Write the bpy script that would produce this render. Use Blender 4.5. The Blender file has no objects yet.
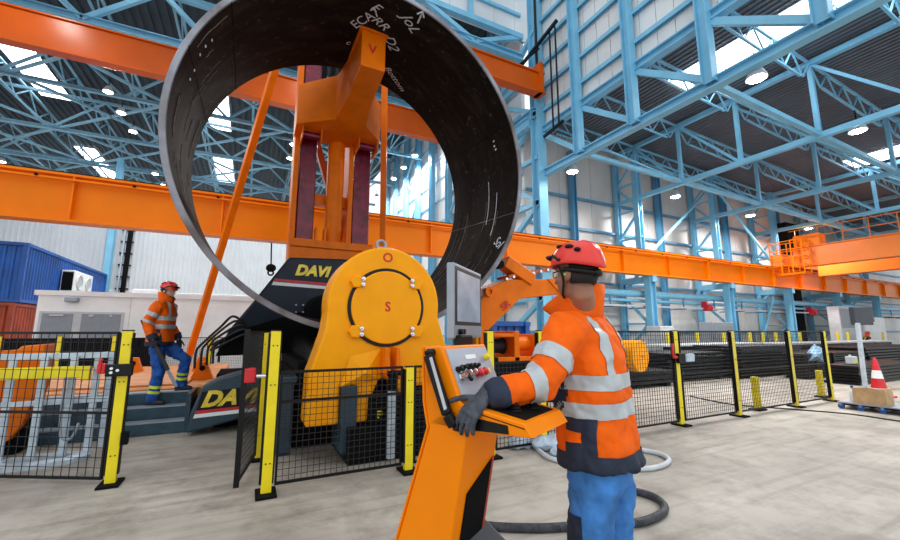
import bpy, bmesh, math, random
from mathutils import Vector, Matrix, Euler
random.seed(7)
V3 = Vector
CA, CB = 0.8944272, 0.4472136
PI = math.pi
COL = bpy.context.scene.collection
WL = {}

# ------------------------------------------------------------ materials
def lin(h):
    h = h.lstrip('#'); o = []
    for i in (0, 2, 4):
        c = int(h[i:i+2], 16)/255
        o.append(c/12.92 if c <= .04045 else ((c+.055)/1.055)**2.4)
    return (*o, 1)
def mat(name, hexc, rough=.5, metal=0, var=.12, scale=4, bump=0, bscale=40, spec=.5, hex2=None, coat=0):
    m = bpy.data.materials.new(name); m.use_nodes = True
    nt = m.node_tree; b = nt.nodes['Principled BSDF']
    b.inputs['Roughness'].default_value = rough; b.inputs['Metallic'].default_value = metal
    b.inputs['Specular IOR Level'].default_value = spec
    b.inputs['Coat Weight'].default_value = coat
    tc = nt.nodes.new('ShaderNodeTexCoord')
    no = nt.nodes.new('ShaderNodeTexNoise'); no.inputs['Scale'].default_value = scale; no.inputs['Detail'].default_value = 5
    nt.links.new(tc.outputs['Object'], no.inputs['Vector'])
    mx = nt.nodes.new('ShaderNodeMix'); mx.data_type = 'RGBA'
    c = lin(hexc)
    c2 = lin(hex2) if hex2 else tuple(x*(1-var*2.2) for x in c[:3])+(1,)
    mx.inputs['A'].default_value = c2
    mx.inputs['B'].default_value = c if hex2 else tuple(min(1, x*(1+var*.8)) for x in c[:3])+(1,)
    ramp = nt.nodes.new('ShaderNodeMapRange'); ramp.inputs['From Min'].default_value = .32; ramp.inputs['From Max'].default_value = .68
    nt.links.new(no.outputs['Fac'], ramp.inputs['Value']); nt.links.new(ramp.outputs['Result'], mx.inputs['Factor'])
    nt.links.new(mx.outputs['Result'], b.inputs['Base Color'])
    if bump:
        n2 = nt.nodes.new('ShaderNodeTexNoise'); n2.inputs['Scale'].default_value = bscale; n2.inputs['Detail'].default_value = 4
        nt.links.new(tc.outputs['Object'], n2.inputs['Vector'])
        bp = nt.nodes.new('ShaderNodeBump'); bp.inputs['Strength'].default_value = bump; bp.inputs['Distance'].default_value = .02
        nt.links.new(n2.outputs['Fac'], bp.inputs['Height']); nt.links.new(bp.outputs['Normal'], b.inputs['Normal'])
    return m
def emit(name, hexc, strength):
    m = bpy.data.materials.new(name); m.use_nodes = True
    b = m.node_tree.nodes['Principled BSDF']
    b.inputs['Base Color'].default_value = lin(hexc); b.inputs['Emission Color'].default_value = lin(hexc)
    b.inputs['Emission Strength'].default_value = strength
    return m
M = dict(
 blue=mat('light blue steel paint', '#7cbfdf', .45, var=.06, scale=1.5),
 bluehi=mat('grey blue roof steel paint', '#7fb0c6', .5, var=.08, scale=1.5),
 bluedk=mat('blue steel paint', '#4f8fb5', .5, var=.08, scale=1.5),
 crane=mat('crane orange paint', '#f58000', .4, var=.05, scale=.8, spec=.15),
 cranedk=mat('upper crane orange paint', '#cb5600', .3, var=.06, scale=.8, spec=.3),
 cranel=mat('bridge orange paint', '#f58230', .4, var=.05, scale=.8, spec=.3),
 mach=mat('machine orange paint', '#ee7400', .42, var=.06, scale=3, spec=.18),
 yoke=mat('yoke amber paint', '#ffa400', .42, var=.04, scale=3, spec=.18),
 cons=mat('console orange paint', '#ff8a00', .4, var=.03, scale=4, spec=.18),
 consdk=mat('console deep orange paint', '#b83a0a', .5, var=.05),
 navy=mat('navy machine paint', '#0f1d30', .42, var=.15, scale=3, spec=.3),
 teal=mat('dark slate blue paint', '#26404f', .4, var=.12, scale=4),
 tread=mat('dark checker steel', '#34505f', .4, .3, var=.15, scale=6, bump=.5, bscale=60),
 black=mat('black paint', '#0a0a0c', .45, var=.2, scale=6, spec=.3),
 blackm=mat('black matt', '#0b0c0e', .8, var=.15, scale=8, spec=.15),
 steelblk=mat('black rolled steel', '#14171c', .42, .2, var=.35, scale=2.5, spec=.35),
 wire=mat('black fence wire', '#15161a', .5, var=.05),
 yellow=mat('yellow post paint', '#f4dc10', .4, var=.04, scale=6),
 yellow2=mat('pale yellow post paint', '#e6cf3c', .35, var=.05, scale=6),
 grey=mat('grey sheet metal', '#9aa3ad', .45, .3, var=.06),
 ltgrey=mat('light grey paint', '#c4c8cc', .5, var=.05),
 panel=mat('grey console panel', '#aab4c2', .45, .2, var=.04),
 white=mat('white paint', '#f2f5f7', .5, var=.04, scale=2),
 clad=mat('white corrugated cladding', '#ccd3d9', .6, var=.03, scale=.6, spec=.2),
 pan=mat('pale wall panel', '#dde1e3', .5, var=.05, scale=.5),
 pan2=mat('pale lower wall panel', '#cfcdca', .5, var=.08, scale=.5),
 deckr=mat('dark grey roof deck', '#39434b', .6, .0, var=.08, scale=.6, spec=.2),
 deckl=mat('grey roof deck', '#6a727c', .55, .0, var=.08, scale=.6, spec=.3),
 wine=mat('greased dark red slide', '#7d0e30', .25, .1, var=.28, scale=5, bump=.4, bscale=30),
 alu=mat('galvanised aluminium', '#c6d4e0', .35, .25, var=.1, scale=8),
 chrome=mat('polished chrome', '#d8dadd', .18, 1, var=.05),
 gold=mat('gold lettering', '#f3d544', .35, .2, var=.15, scale=9),
 red=mat('red paint', '#d3202a', .4, var=.05),
 redtxt=mat('red stencil paint', '#c8231c', .6, var=.05),
 chalk=mat('white chalk', '#dfe6f0', .9, var=.15, scale=20),
 cblue=mat('blue container paint', '#0e55a8', .5, var=.12, scale=1.2),
 cred=mat('rust red container paint', '#a8401f', .55, var=.15, scale=1.2),
 deck=mat('orange deck paint', '#d9812a', .5, var=.15, scale=2.5, bump=.1),
 hood=mat('dark grey hood plastic', '#363b43', .45, var=.08),
 streak=mat('grey roller scuff', '#6d6862', .7, var=.3, scale=10, spec=.1),
 door=mat('grey door', '#8b929c', .5, var=.04),
 rubber=mat('black rubber', '#1b1c20', .6, var=.2, scale=10, bump=.3, bscale=60),
 hosew=mat('pale grey hose', '#c9cdd2', .5, var=.06, scale=10),
 hoseb=mat('dark spiral hose', '#3d4047', .55, var=.3, scale=22, bump=.6, bscale=70),
 wood=mat('pale plywood', '#c9a377', .7, var=.12, scale=6),
 cloth=mat('pale blue plastic sheet', '#8fbfe0', .5, var=.12, scale=5),
 bag=mat('crumpled pale plastic', '#bccbdc', .4, var=.12, scale=7),
 skin=mat('skin', '#9c6a52', .5, var=.12, scale=9, bump=.1),
 skin2=mat('pale skin', '#d8b3a0', .5, var=.08, scale=9),
 hair=mat('dark hair', '#1d1817', .7, var=.2, scale=40),
 hivis=mat('orange high visibility fabric', '#ff6600', .7, spec=.2, var=.09, scale=7, bump=.25, bscale=18),
 silver=mat('silver reflective tape', '#bcc3c6', .42, .1, var=.06, scale=12),
 navyf=mat('navy fabric', '#1f2b40', .75, var=.15, scale=8, bump=.3, bscale=20),
 bluef=mat('blue work trousers fabric', '#3d82cc', .75, var=.22, scale=6, bump=.3, bscale=18),
 bluef2=mat('bright blue trousers fabric', '#1558b0', .75, var=.2, scale=6, bump=.3, bscale=18),
 lime=mat('yellow reflective tape', '#dfee3a', .5, var=.05),
 helmet=mat('red helmet shell', '#e8362c', .3, var=.04, scale=5),
 glove=mat('grey glove knit', '#4a4e58', .7, var=.25, scale=20, bump=.3, bscale=90),
 glove2=mat('dark glove knit', '#22252d', .7, var=.25, scale=20),
 boot=mat('dark boot leather', '#2a2b31', .55, var=.2, scale=12),
 green=mat('green earplug foam', '#8fe04a', .6, var=.05),
 glass=mat('dark glass', '#20262e', .12, 0, var=.05),
 diff=emit('lamp diffuser', '#ffffff', 28),
 sky=emit('skylight sheet', '#f4faff', 4.5),
 scr=mat('glossy screen', '#7d93a8', .3, var=.25, scale=6, hex2='#b4c4d2'),
)
# concrete floor
def floor_mat():
    m = bpy.data.materials.new('worn concrete floor'); m.use_nodes = True
    nt = m.node_tree; b = nt.nodes['Principled BSDF']; L = nt.links.new
    tc = nt.nodes.new('ShaderNodeTexCoord')
    def noise(s, d, rough=.6):
        n = nt.nodes.new('ShaderNodeTexNoise'); n.inputs['Scale'].default_value = s; n.inputs['Detail'].default_value = d
        n.inputs['Roughness'].default_value = rough; L(tc.outputs['Object'], n.inputs['Vector']); return n
    r = nt.nodes.new('ShaderNodeValToRGB'); L(noise(.55, 8).outputs['Fac'], r.inputs['Fac'])
    r.color_ramp.elements[0].position = .28; r.color_ramp.elements[0].color = lin('#8d847b')
    r.color_ramp.elements[1].position = .68; r.color_ramp.elements[1].color = lin('#c6bdb1')
    r2 = nt.nodes.new('ShaderNodeValToRGB'); L(noise(2.6, 9, .7).outputs['Fac'], r2.inputs['Fac'])
    r2.color_ramp.elements[0].position = .3; r2.color_ramp.elements[0].color = (.62, .6, .58, 1)
    r2.color_ramp.elements[1].position = .55; r2.color_ramp.elements[1].color = (1, 1, 1, 1)
    mx = nt.nodes.new('ShaderNodeMix'); mx.data_type = 'RGBA'; mx.blend_type = 'MULTIPLY'; mx.inputs['Factor'].default_value = .95
    L(r.outputs['Color'], mx.inputs['A']); L(r2.outputs['Color'], mx.inputs['B'])
    # long scuffs
    mp = nt.nodes.new('ShaderNodeMapping'); mp.inputs['Scale'].default_value = (.5, 7, 1); mp.inputs['Rotation'].default_value = (0, 0, .35)
    L(tc.outputs['Object'], mp.inputs['Vector'])
    n3 = nt.nodes.new('ShaderNodeTexNoise'); n3.inputs['Scale'].default_value = 1.2; n3.inputs['Detail'].default_value = 6; L(mp.outputs['Vector'], n3.inputs['Vector'])
    r3 = nt.nodes.new('ShaderNodeValToRGB'); L(n3.outputs['Fac'], r3.inputs['Fac'])
    r3.color_ramp.elements[0].position = .3; r3.color_ramp.elements[0].color = (.7, .69, .67, 1)
    r3.color_ramp.elements[1].position = .5; r3.color_ramp.elements[1].color = (1, 1, 1, 1)
    m2 = nt.nodes.new('ShaderNodeMix'); m2.data_type = 'RGBA'; m2.blend_type = 'MULTIPLY'; m2.inputs['Factor'].default_value = .8
    L(mx.outputs['Result'], m2.inputs['A']); L(r3.outputs['Color'], m2.inputs['B'])
    L(m2.outputs['Result'], b.inputs['Base Color'])
    b.inputs['Roughness'].default_value = .55; b.inputs['Specular IOR Level'].default_value = .35
    bp = nt.nodes.new('ShaderNodeBump'); bp.inputs['Strength'].default_value = .15; bp.inputs['Distance'].default_value = .01
    L(noise(30, 4).outputs['Fac'], bp.inputs['Height']); L(bp.outputs['Normal'], b.inputs['Normal'])
    return m
M['floor'] = floor_mat()
# mill scale steel of the rolled shell: brown-black, streaked along the plate
def shell_mat():
    m = bpy.data.materials.new('mill scale steel'); m.use_nodes = True
    nt = m.node_tree; b = nt.nodes['Principled BSDF']; L = nt.links.new
    tc = nt.nodes.new('ShaderNodeTexCoord')
    mp = nt.nodes.new('ShaderNodeMapping'); mp.inputs['Scale'].default_value = (1.0, 3.0, 1.0); L(tc.outputs['Object'], mp.inputs['Vector'])
    n = nt.nodes.new('ShaderNodeTexNoise'); n.inputs['Scale'].default_value = 1.6; n.inputs['Detail'].default_value = 8; n.inputs['Roughness'].default_value = .65
    L(mp.outputs['Vector'], n.inputs['Vector'])
    r = nt.nodes.new('ShaderNodeValToRGB'); L(n.outputs['Fac'], r.inputs['Fac'])
    r.color_ramp.elements[0].position = .32; r.color_ramp.elements[0].color = lin('#0e0b0a')
    r.color_ramp.elements[1].position = .72; r.color_ramp.elements[1].color = lin('#33281f')
    e = r.color_ramp.elements.new(.52); e.color = lin('#191412')
    n2 = nt.nodes.new('ShaderNodeTexNoise'); n2.inputs['Scale'].default_value = 9; n2.inputs['Detail'].default_value = 6; L(tc.outputs['Object'], n2.inputs['Vector'])
    r2 = nt.nodes.new('ShaderNodeValToRGB'); L(n2.outputs['Fac'], r2.inputs['Fac'])
    r2.color_ramp.elements[0].position = .62; r2.color_ramp.elements[0].color = (0, 0, 0, 1)
    r2.color_ramp.elements[1].position = .75; r2.color_ramp.elements[1].color = (.22, .22, .22, 1)
    mx = nt.nodes.new('ShaderNodeMix'); mx.data_type = 'RGBA'; L(r2.outputs['Color'], mx.inputs['Factor'])
    L(r.outputs['Color'], mx.inputs['A']); mx.inputs['B'].default_value = lin('#8a8580')
    L(mx.outputs['Result'], b.inputs['Base Color'])
    b.inputs['Roughness'].default_value = .72; b.inputs['Metallic'].default_value = 0; b.inputs['Specular IOR Level'].default_value = .1
    return m
M['shell'] = shell_mat()
M['rim'] = mat('cut steel edge', '#9496a0', .4, .4, scale=2.2, hex2='#5d5452')

# ------------------------------------------------------------ mesh builder
TCAM = Matrix.Rotation(-math.atan2(CB, CA), 4, 'Z')      # axes along the operator's stand instead of along the hall
class MB:
    def __init__(s, T=None): s.v = []; s.f = []; s.T = T
    def add(s, vs, fs):
        n = len(s.v)
        for v in vs: s.v.append(V3(v))
        for f in fs: s.f.append([i+n for i in f])
        return s
    def box(s, c, sz, R=None):
        c = V3(c); h = [x/2 for x in sz]; vs = []
        for x in (-1, 1):
            for y in (-1, 1):
                for z in (-1, 1):
                    p = V3((x*h[0], y*h[1], z*h[2]))
                    if R is not None: p = R @ p
                    vs.append(c+p)
        return s.add(vs, [(0,1,3,2),(4,6,7,5),(0,4,5,1),(2,3,7,6),(0,2,6,4),(1,5,7,3)])
    def bb(s, x0, x1, y0, y1, z0, z1):
        return s.box(((x0+x1)/2, (y0+y1)/2, (z0+z1)/2), (x1-x0, y1-y0, z1-z0))
    @staticmethod
    def frame(p0, p1, up=(0,0,1)):
        d = (V3(p1)-V3(p0)); L = d.length; d.normalize(); up = V3(up)
        if abs(d.dot(up)) > .98: up = V3((0,1,0)) if abs(d.y) < .9 else V3((1,0,0))
        x = d.cross(up).normalized(); z = x.cross(d).normalized()
        return x, d, z, L
    def beam(s, p0, p1, w, h=None, up=(0,0,1)):
        h = w if h is None else h
        x, d, z, L = s.frame(p0, p1, up); p0 = V3(p0); p1 = V3(p1)
        vs = [p+x*(a*w/2)+z*(b*h/2) for p in (p0, p1) for a, b in ((-1,-1),(1,-1),(1,1),(-1,1))]
        return s.add(vs, [(0,1,2,3),(7,6,5,4),(0,4,5,1),(1,5,6,2),(2,6,7,3),(3,7,4,0)])
    def ibeam(s, p0, p1, w, h, tf=.03, tw=.02, up=(0,0,1)):
        x, d, z, L = s.frame(p0, p1, up); p0 = V3(p0); p1 = V3(p1)
        for sg in (-1, 1): s.beam(p0+z*sg*(h/2-tf/2), p1+z*sg*(h/2-tf/2), w, tf, up)
        return s.beam(p0, p1, tw, h-2*tf, up)
    def ring(s, c, x, z, r, n, r2=None):
        r2 = r if r2 is None else r2
        return [V3(c)+x*(r*math.cos(2*PI*i/n))+z*(r2*math.sin(2*PI*i/n)) for i in range(n)]
    def loft(s, rings, cap=True, closed=False):
        n = len(rings[0]); vs = [p for r in rings for p in r]; fs = []
        m = len(rings)
        for k in range(m if closed else m-1):
            k2 = (k+1) % m
            for i in range(n):
                j = (i+1) % n
                fs.append((k*n+i, k*n+j, k2*n+j, k2*n+i))
        if cap and not closed:
            fs.append(tuple(range(n))[::-1]); fs.append(tuple((m-1)*n+i for i in range(n)))
        return s.add(vs, fs)
    def tube(s, p0, p1, r, n=12, r2=None):
        x, d, z, L = s.frame(p0, p1)
        return s.loft([s.ring(p0, x, z, r, n), s.ring(p1, x, z, r if r2 is None else r2, n)])
    def path(s, pts, r, n=8, smooth=0, closed=False):
        pts = [V3(p) for p in pts]
        rr = list(r) if isinstance(r, (list, tuple)) else [r]*len(pts)
        if smooth:
            q = []; qr = []; m = len(pts)
            for i in range(m-1):
                p0 = pts[max(i-1, 0)]; p1 = pts[i]; p2 = pts[i+1]; p3 = pts[min(i+2, m-1)]
                for k in range(smooth):
                    t = k/smooth
                    q.append(.5*((2*p1)+(p2-p0)*t+(2*p0-5*p1+4*p2-p3)*t*t+(3*p1-p0-3*p2+p3)*t**3)); qr.append(rr[i]*(1-t)+rr[i+1]*t)
            q.append(pts[-1]); qr.append(rr[-1]); pts, rr = q, qr
        rings = []; x = None
        for i, p in enumerate(pts):
            d = (pts[min(i+1, len(pts)-1)]-pts[max(i-1, 0)]).normalized()
            if x is None: x = MB.frame(p, p+d)[0]
            x = (x-d*x.dot(d)).normalized(); z = x.cross(d)
            rings.append(s.ring(p, x, z, rr[i], n))
        return s.loft(rings)
    def cap(s, p0, p1, r0, r1, n=14):        # capsule with round ends
        p0 = V3(p0); p1 = V3(p1); x, d, z, L = s.frame(p0, p1)
        rings = []
        for k in range(5):
            a = PI/2*(1-k/4)*.98; rings.append(s.ring(p0-d*r0*math.sin(a), x, z, r0*math.cos(a), n))
        for k in range(5):
            a = PI/2*(k/4)*.98; rings.append(s.ring(p1+d*r1*math.sin(a), x, z, r1*math.cos(a), n))
        return s.loft(rings)
    def ell(s, c, rad, R=None, n=20, m=12):
        c = V3(c); rings = []
        for k in range(m+1):
            a = -PI/2+PI*(k/m); a *= .995
            rr = []
            for i in range(n):
                t = 2*PI*i/n
                p = V3((rad[0]*math.cos(a)*math.cos(t), rad[1]*math.cos(a)*math.sin(t), rad[2]*math.sin(a)))
                if R is not None: p = R @ p
                rr.append(c+p)
            rings.append(rr)
        return s.loft(rings)
    def prism(s, poly, vec):
        poly = [V3(p) for p in poly]; vec = V3(vec); n = len(poly)
        return s.add(poly+[p+vec for p in poly], [tuple(range(n))[::-1], tuple(range(n, 2*n))]+[(i, (i+1) % n, n+(i+1) % n, n+i) for i in range(n)])
    def xz(s, poly, y0, y1): return s.prism([(x, y0, z) for x, z in poly], (0, y1-y0, 0))
    def lathe(s, c, axis, prof, n=32, up=None):
        c = V3(c); d = V3(axis).normalized(); x, _, z, L = s.frame(c, c+d)
        return s.loft([s.ring(c+d*h, x, z, max(r, .0005), n) for r, h in prof])
    def torus(s, c, axis, R, r, n=40, m=8):
        c = V3(c); d = V3(axis).normalized(); x, _, z, L = s.frame(c, c+d)
        rings = []
        for i in range(n):
            t = 2*PI*i/n; e = x*math.cos(t)+z*math.sin(t)
            rings.append([c+e*(R+r*math.cos(2*PI*k/m))+d*(r*math.sin(2*PI*k/m)) for k in range(m)])
        return s.loft(rings, closed=True)
    def mesh(s, name):
        vs = [s.T @ v for v in s.v] if s.T is not None else s.v
        me = bpy.data.meshes.new(name); me.from_pydata([tuple(v) for v in vs], [], s.f)
        bm = bmesh.new(); bm.from_mesh(me); bmesh.ops.recalc_face_normals(bm, faces=bm.faces); bm.to_mesh(me); bm.free()
        return me
    def build(s, name, m, parent=None, smooth=False, bevel=0):
        return put(s.mesh(name), name, m, parent, smooth, bevel)

def put(me, name, m, parent=None, smooth=False, bevel=0, solid=0):
    o = bpy.data.objects.new(name, me); COL.objects.link(o)
    xs = [v.co for v in me.vertices]
    lo = V3([min(p[i] for p in xs) for i in range(3)]); hi = V3([max(p[i] for p in xs) for i in range(3)])
    org = (lo+hi)/2
    if parent is None: org.z = lo.z
    me.transform(Matrix.Translation(-org))
    po = WL[parent.name] if parent is not None else V3((0,0,0))
    o.location = org-po; WL[o.name] = org
    if parent is not None: o.parent = parent
    me.materials.clear(); me.materials.append(M[m] if isinstance(m, str) else m)
    if smooth:
        for p in me.polygons: p.use_smooth = True
        if smooth != 'all':
            try: me.set_sharp_from_angle(angle=math.radians(38))
            except Exception: pass
    if solid:
        so = o.modifiers.new('thickness', 'SOLIDIFY'); so.thickness = solid; so.offset = 1
    if bevel:
        b = o.modifiers.new('bevel', 'BEVEL'); b.width = bevel; b.segments = 2; b.limit_method = 'ANGLE'; b.angle_limit = math.radians(40)
    return o
def each(parent, name, m, mbs, **k):
    return [b.build(name, m, parent, **k) for b in mbs]
def tag(o, label=None, cat=None, group=None, kind=None):
    if label: o['label'] = label
    if cat: o['category'] = cat
    if group: o['group'] = group
    if kind: o['kind'] = kind
    return o
def thing(name, loc, label, cat, group=None):
    o = bpy.data.objects.new(name, None); COL.objects.link(o); o.empty_display_size = .2
    o.location = V3(loc); WL[o.name] = V3(loc)
    return tag(o, label, cat, group)
def struct(mb, name, m, label=None, **k):
    return tag(mb.build(name, m, **k), label, None, None, 'structure')
def dup(o, loc=None, rotz=None, parent=None, label=None):
    c = o.copy(); COL.objects.link(c)
    if parent is not None: c.parent = parent
    if loc is not None: c.location = V3(loc)
    if rotz is not None: c.rotation_euler = (0, 0, rotz)
    if label: c['label'] = label
    for ch in list(o.children):
        if ch.name != c.name: dup(ch, parent=c)
    return c
def text(s, size, fn, name, m, parent, shear=0, bold=0, depth=0.004, align='CENTER', sx=1, res=3):
    """lettering: flat font outlines laid through fn(x, y, height) onto the surface that carries them"""
    cu = bpy.data.curves.new('lettering', 'FONT'); cu.body = s; cu.size = size; cu.shear = shear; cu.offset = bold
    cu.align_x = align; cu.align_y = 'CENTER'; cu.resolution_u = res; cu.extrude = depth/2
    t = bpy.data.objects.new('lettering', cu); COL.objects.link(t)
    dg = bpy.context.evaluated_depsgraph_get(); dg.update()
    me = bpy.data.meshes.new_from_object(t.evaluated_get(dg)); bpy.data.objects.remove(t)
    for v in me.vertices: v.co = fn(v.co.x*sx, v.co.y, v.co.z+depth/2)
    return put(me, name, m, parent)
def plane_fn(o, ex, ey):
    o = V3(o); ex = V3(ex).normalized(); ey = V3(ey).normalized(); n = ex.cross(ey)
    return lambda x, y, z: o+ex*x+ey*y+n*z
def applied(mb, vox, smooth_it=5, disp=0, dsize=.12, name='form'):
    """closed overlapping forms grown into one continuous skin"""
    me = mb.mesh(name); o = bpy.data.objects.new(name, me); COL.objects.link(o)
    r = o.modifiers.new('r', 'REMESH'); r.mode = 'VOXEL'; r.voxel_size = vox
    if smooth_it:
        sm = o.modifiers.new('s', 'SMOOTH'); sm.factor = .5; sm.iterations = smooth_it
    if disp:
        tx = bpy.data.textures.new('folds', 'CLOUDS'); tx.noise_scale = dsize; tx.noise_depth = 2
        d = o.modifiers.new('d', 'DISPLACE'); d.texture = tx; d.strength = disp; d.mid_level = .5; d.texture_coords = 'LOCAL'
    dg = bpy.context.evaluated_depsgraph_get(); dg.update()
    out = bpy.data.meshes.new_from_object(o.evaluated_get(dg)); bpy.data.objects.remove(o)
    out.name = name
    return out
# ------------------------------------------------------------ the hall
XW = 11.4          # plane of the high wall / girder
YF = 14.8          # far wall of the low bay
YB = 38.0          # white wall at the back of the high bay
struct(MB().bb(-40, 62, -9, 60, -.2, 0), 'floor', 'floor', 'worn grey beige concrete floor of the workshop')
def corr(x0, x1, pitch, d, y0, z0, z1, along='x', rev=False):
    """trapezoid ribbed sheet; profile runs along x, ribs run up (or along y when flat)"""
    pts = []; x = x0; k = 0
    while x < x1:
        pts += [(x, 0), (x+pitch*.5, 0), (x+pitch*.6, d), (x+pitch*.9, d)]
        x += pitch
    return pts
mb = MB(); pr = corr(-40, XW, .3, .045, YB, 0, 0)
vs = []; fs = []
for x, d in pr: vs += [(x, YB-d, 4.5), (x, YB-d, 10.6)]
for i in range(len(pr)-1): fs.append((2*i, 2*i+2, 2*i+3, 2*i+1))
mb.add(vs, fs); mb.bb(-40, XW, YB+.02, YB+.2, 0, 10.6)
wb = struct(mb, 'wall_back', 'clad', 'white ribbed steel wall behind the containers and the office')
mb = MB(); x = -40
while x < XW: mb.bb(x+.01, min(x+2.38, XW), YB-.06, YB+.01, 0, 4.42); x += 2.4
mb.bb(-40, XW, YB-.1, YB, 4.42, 4.5)
struct(mb, 'wall_back_lower', 'white', 'smooth white panels along the foot of the back wall')
# high wall along the right of the hall, panels between blue girts
def panel_wall(Yr, zr, pw, ph):
    m = MB(); y = Yr[0]
    while y < Yr[1]-.01:
        y2 = min(y+pw, Yr[1]); z = zr[0]
        while z < zr[1]-.01:
            z2 = min(z+ph, zr[1]); m.bb(XW, XW+.12, y+.012, y2-.012, z+.006, z2-.006); z = z2
        y = y2
    m.bb(XW+.06, XW+.2, Yr[0], Yr[1], zr[0], zr[1])
    return m
struct(panel_wall((-3, 13.5), (10.5, 26), .62, 3.9), 'wall_right', 'pan', 'pale panelled high wall above the blue girder')
struct(panel_wall((14.85, YB), (0, 26), 1.25, 3.9), 'wall_right_rear', 'pan', 'pale panelled high wall seen through the steel shell')
def lowall():
    m = MB(); x = XW
    while x < 62:
        for z0, z1 in ((0, 1.4), (1.4, 3.0), (3.0, 5.0), (5.0, 6.6), (6.6, 8.2), (8.2, 11.5)):
            m.bb(x+.01, x+2.14, YF, YF+.1, z0+.006, z1-.006)
        x += 2.15
    m.bb(XW, 62, YF+.05, YF+.2, 0, 11.5)
    return m
struct(lowall(), 'wall_far', 'pan2', 'pale panelled far wall of the low bay behind the blue columns')
ys_post = [13.35, 10.95, 8.45, 5.95, 3.45, .95, -1.55]
# girts and posts on the high wall
gi = MB()
z = 11.35
while z < 25: gi.ibeam((XW-.1, -3, z), (XW-.1, 13.4, z), .16, .17, up=(1,0,0)); z += 1.12
struct(gi, 'trim_1', 'blue', 'blue horizontal girts on the high wall above the girder')
gi = MB(); z = 1.2
while z < 25: gi.beam((XW-.03, 14.9, z), (XW-.03, YB, z), .06, .1); z += 1.55
struct(gi, 'trim_2', 'blue', 'blue horizontal girts on the high wall behind the shell')
for i, y in enumerate(ys_post):
    m = MB(); z0 = 8.4 if i else 0
    w = .3 if i else .46
    m.ibeam((XW-.28, y, z0), (XW-.28, y, 26), w, w*1.05, .03, .03, up=(0,1,0))
    if i == 0:
        m.ibeam((XW-.28, y+3.4, 0), (XW-.28, y+3.4, 26), .3, .36, .03, .03, up=(0,1,0))
        for k in range(7):
            a, b = (y, y+3.4) if k % 2 else (y+3.4, y)
            m.beam((XW-.28, a, .8+k*2.1), (XW-.28, b, 2.9+k*2.1), .2)
            m.beam((XW-.28, y, .8+k*2.1), (XW-.28, y+3.4, .8+k*2.1), .2)
        m.ibeam((XW-.3, y, 11.3), (XW-.3, y+3.4, 11.3), .4, .5)
    o = m.build('wall_column', 'blue')
    tag(o, ['tall blue corner column pair right of the steel shell', 'first blue post on the high wall right of the corner column', 'second blue post on the high wall right of the corner column',
            'third blue post on the high wall right of the corner column', 'fourth blue post on the high wall near the top right', 'fifth blue post on the high wall', 'sixth blue post on the high wall'][i], 'column', None, 'structure')
for k in range(8):
    y = 17+k*2.7; m = MB()
    m.ibeam((XW-.3, y, 0), (XW-.3, y, 26), .34, .4, .03, .03, up=(0,1,0))
    if k in (1, 4):
        for q in range(7): m.beam((XW-.3, y+(q % 2)*2.7, 1+q*2.6), (XW-.3, y+(1-q % 2)*2.7, 3.6+q*2.6), .12)
    tag(m.build('wall_column', 'blue'), 'blue wall column seen through the shell, number %s behind the corner' % ['one','two','three','four','five','six','seven','eight'][k], 'column', None, 'structure')
# girder carrying the high wall
m = MB()
for zc, s in ((8.4, .3), (10.42, .3)): m.ibeam((XW-.1, -4, zc), (XW-.1, 13.4, zc), s, s, .04, .03)
for i in range(len(ys_post)-1):
    m.beam((XW-.1, ys_post[i], 10.35), (XW-.1, ys_post[i+1], 8.5), .2, .2)
struct(m, 'trim_3', 'blue', 'blue truss girder under the high wall')
zroof = lambda x: 11.5-.045*(x-XW)
# trusses of the low bay
for i, x in enumerate((17.4, 23.9, 30.4, 36.9, 43.4, 49.9)):
    m = MB(); zt = zroof(x)-.25; zb = 8.35-.02*(x-XW)
    m.beam((x, -6, zt), (x, 14.6, zt), .2, .2); m.beam((x, -6, zb), (x, 14.6, zb), .2, .2)
    yy = ys_post+[-4.05]
    for k in range(len(yy)):
        m.beam((x, yy[k], zb), (x, yy[k], zt), .14)
        if k+1 < len(yy): m.beam((x, yy[k], zt), (x, yy[k+1], zb), .1)
    tag(m.build('roof_truss', 'blue'), 'blue low bay roof truss, %s right of the wall girder' % ['first','second','third','fourth','fifth','sixth'][i], 'truss', None, 'structure')
bays = (XW, 17.4, 23.9, 30.4, 36.9, 43.4, 49.9)
m = MB(); m2 = MB()
for x0, x1 in zip(bays, bays[1:]):
    for j, y in enumerate(ys_post):
        za, zb_ = zroof(x0)-.2, zroof(x1)-.2
        m.beam((x0, y, za), (x1, y, zb_), .08); m.beam((x0+.8, y, za-.75), (x1-.8, y, zb_-.75), .07)
        n = 10
        for k in range(n):
            t0, t1 = k/n, (k+1)/n
            a = V3((x0+(x1-x0)*t0, y, za+(zb_-za)*t0)); b = V3((x0+(x1-x0)*t1, y, za+(zb_-za)*t1))
            if k % 2 == 0: b.z -= .75
            else: a.z -= .75
            m.beam(a, b, .045)
        if j % 2 == 1: m2.beam((x0, y, 8.4-.02*(x0-XW)), (x1, y, 8.4-.02*(x1-XW)), .16)
        if j+1 < len(ys_post) and j % 2 == 0: m2.beam((x0, y, zroof(x0)-.6), (x1, ys_post[j+1], 8.4-.02*(x1-XW)), .07)
struct(m, 'trim_4', 'blue', 'fine blue lattice purlins under the low roof')
struct(m2, 'trim_5', 'blue', 'blue tie bars between the low bay trusses')
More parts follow.
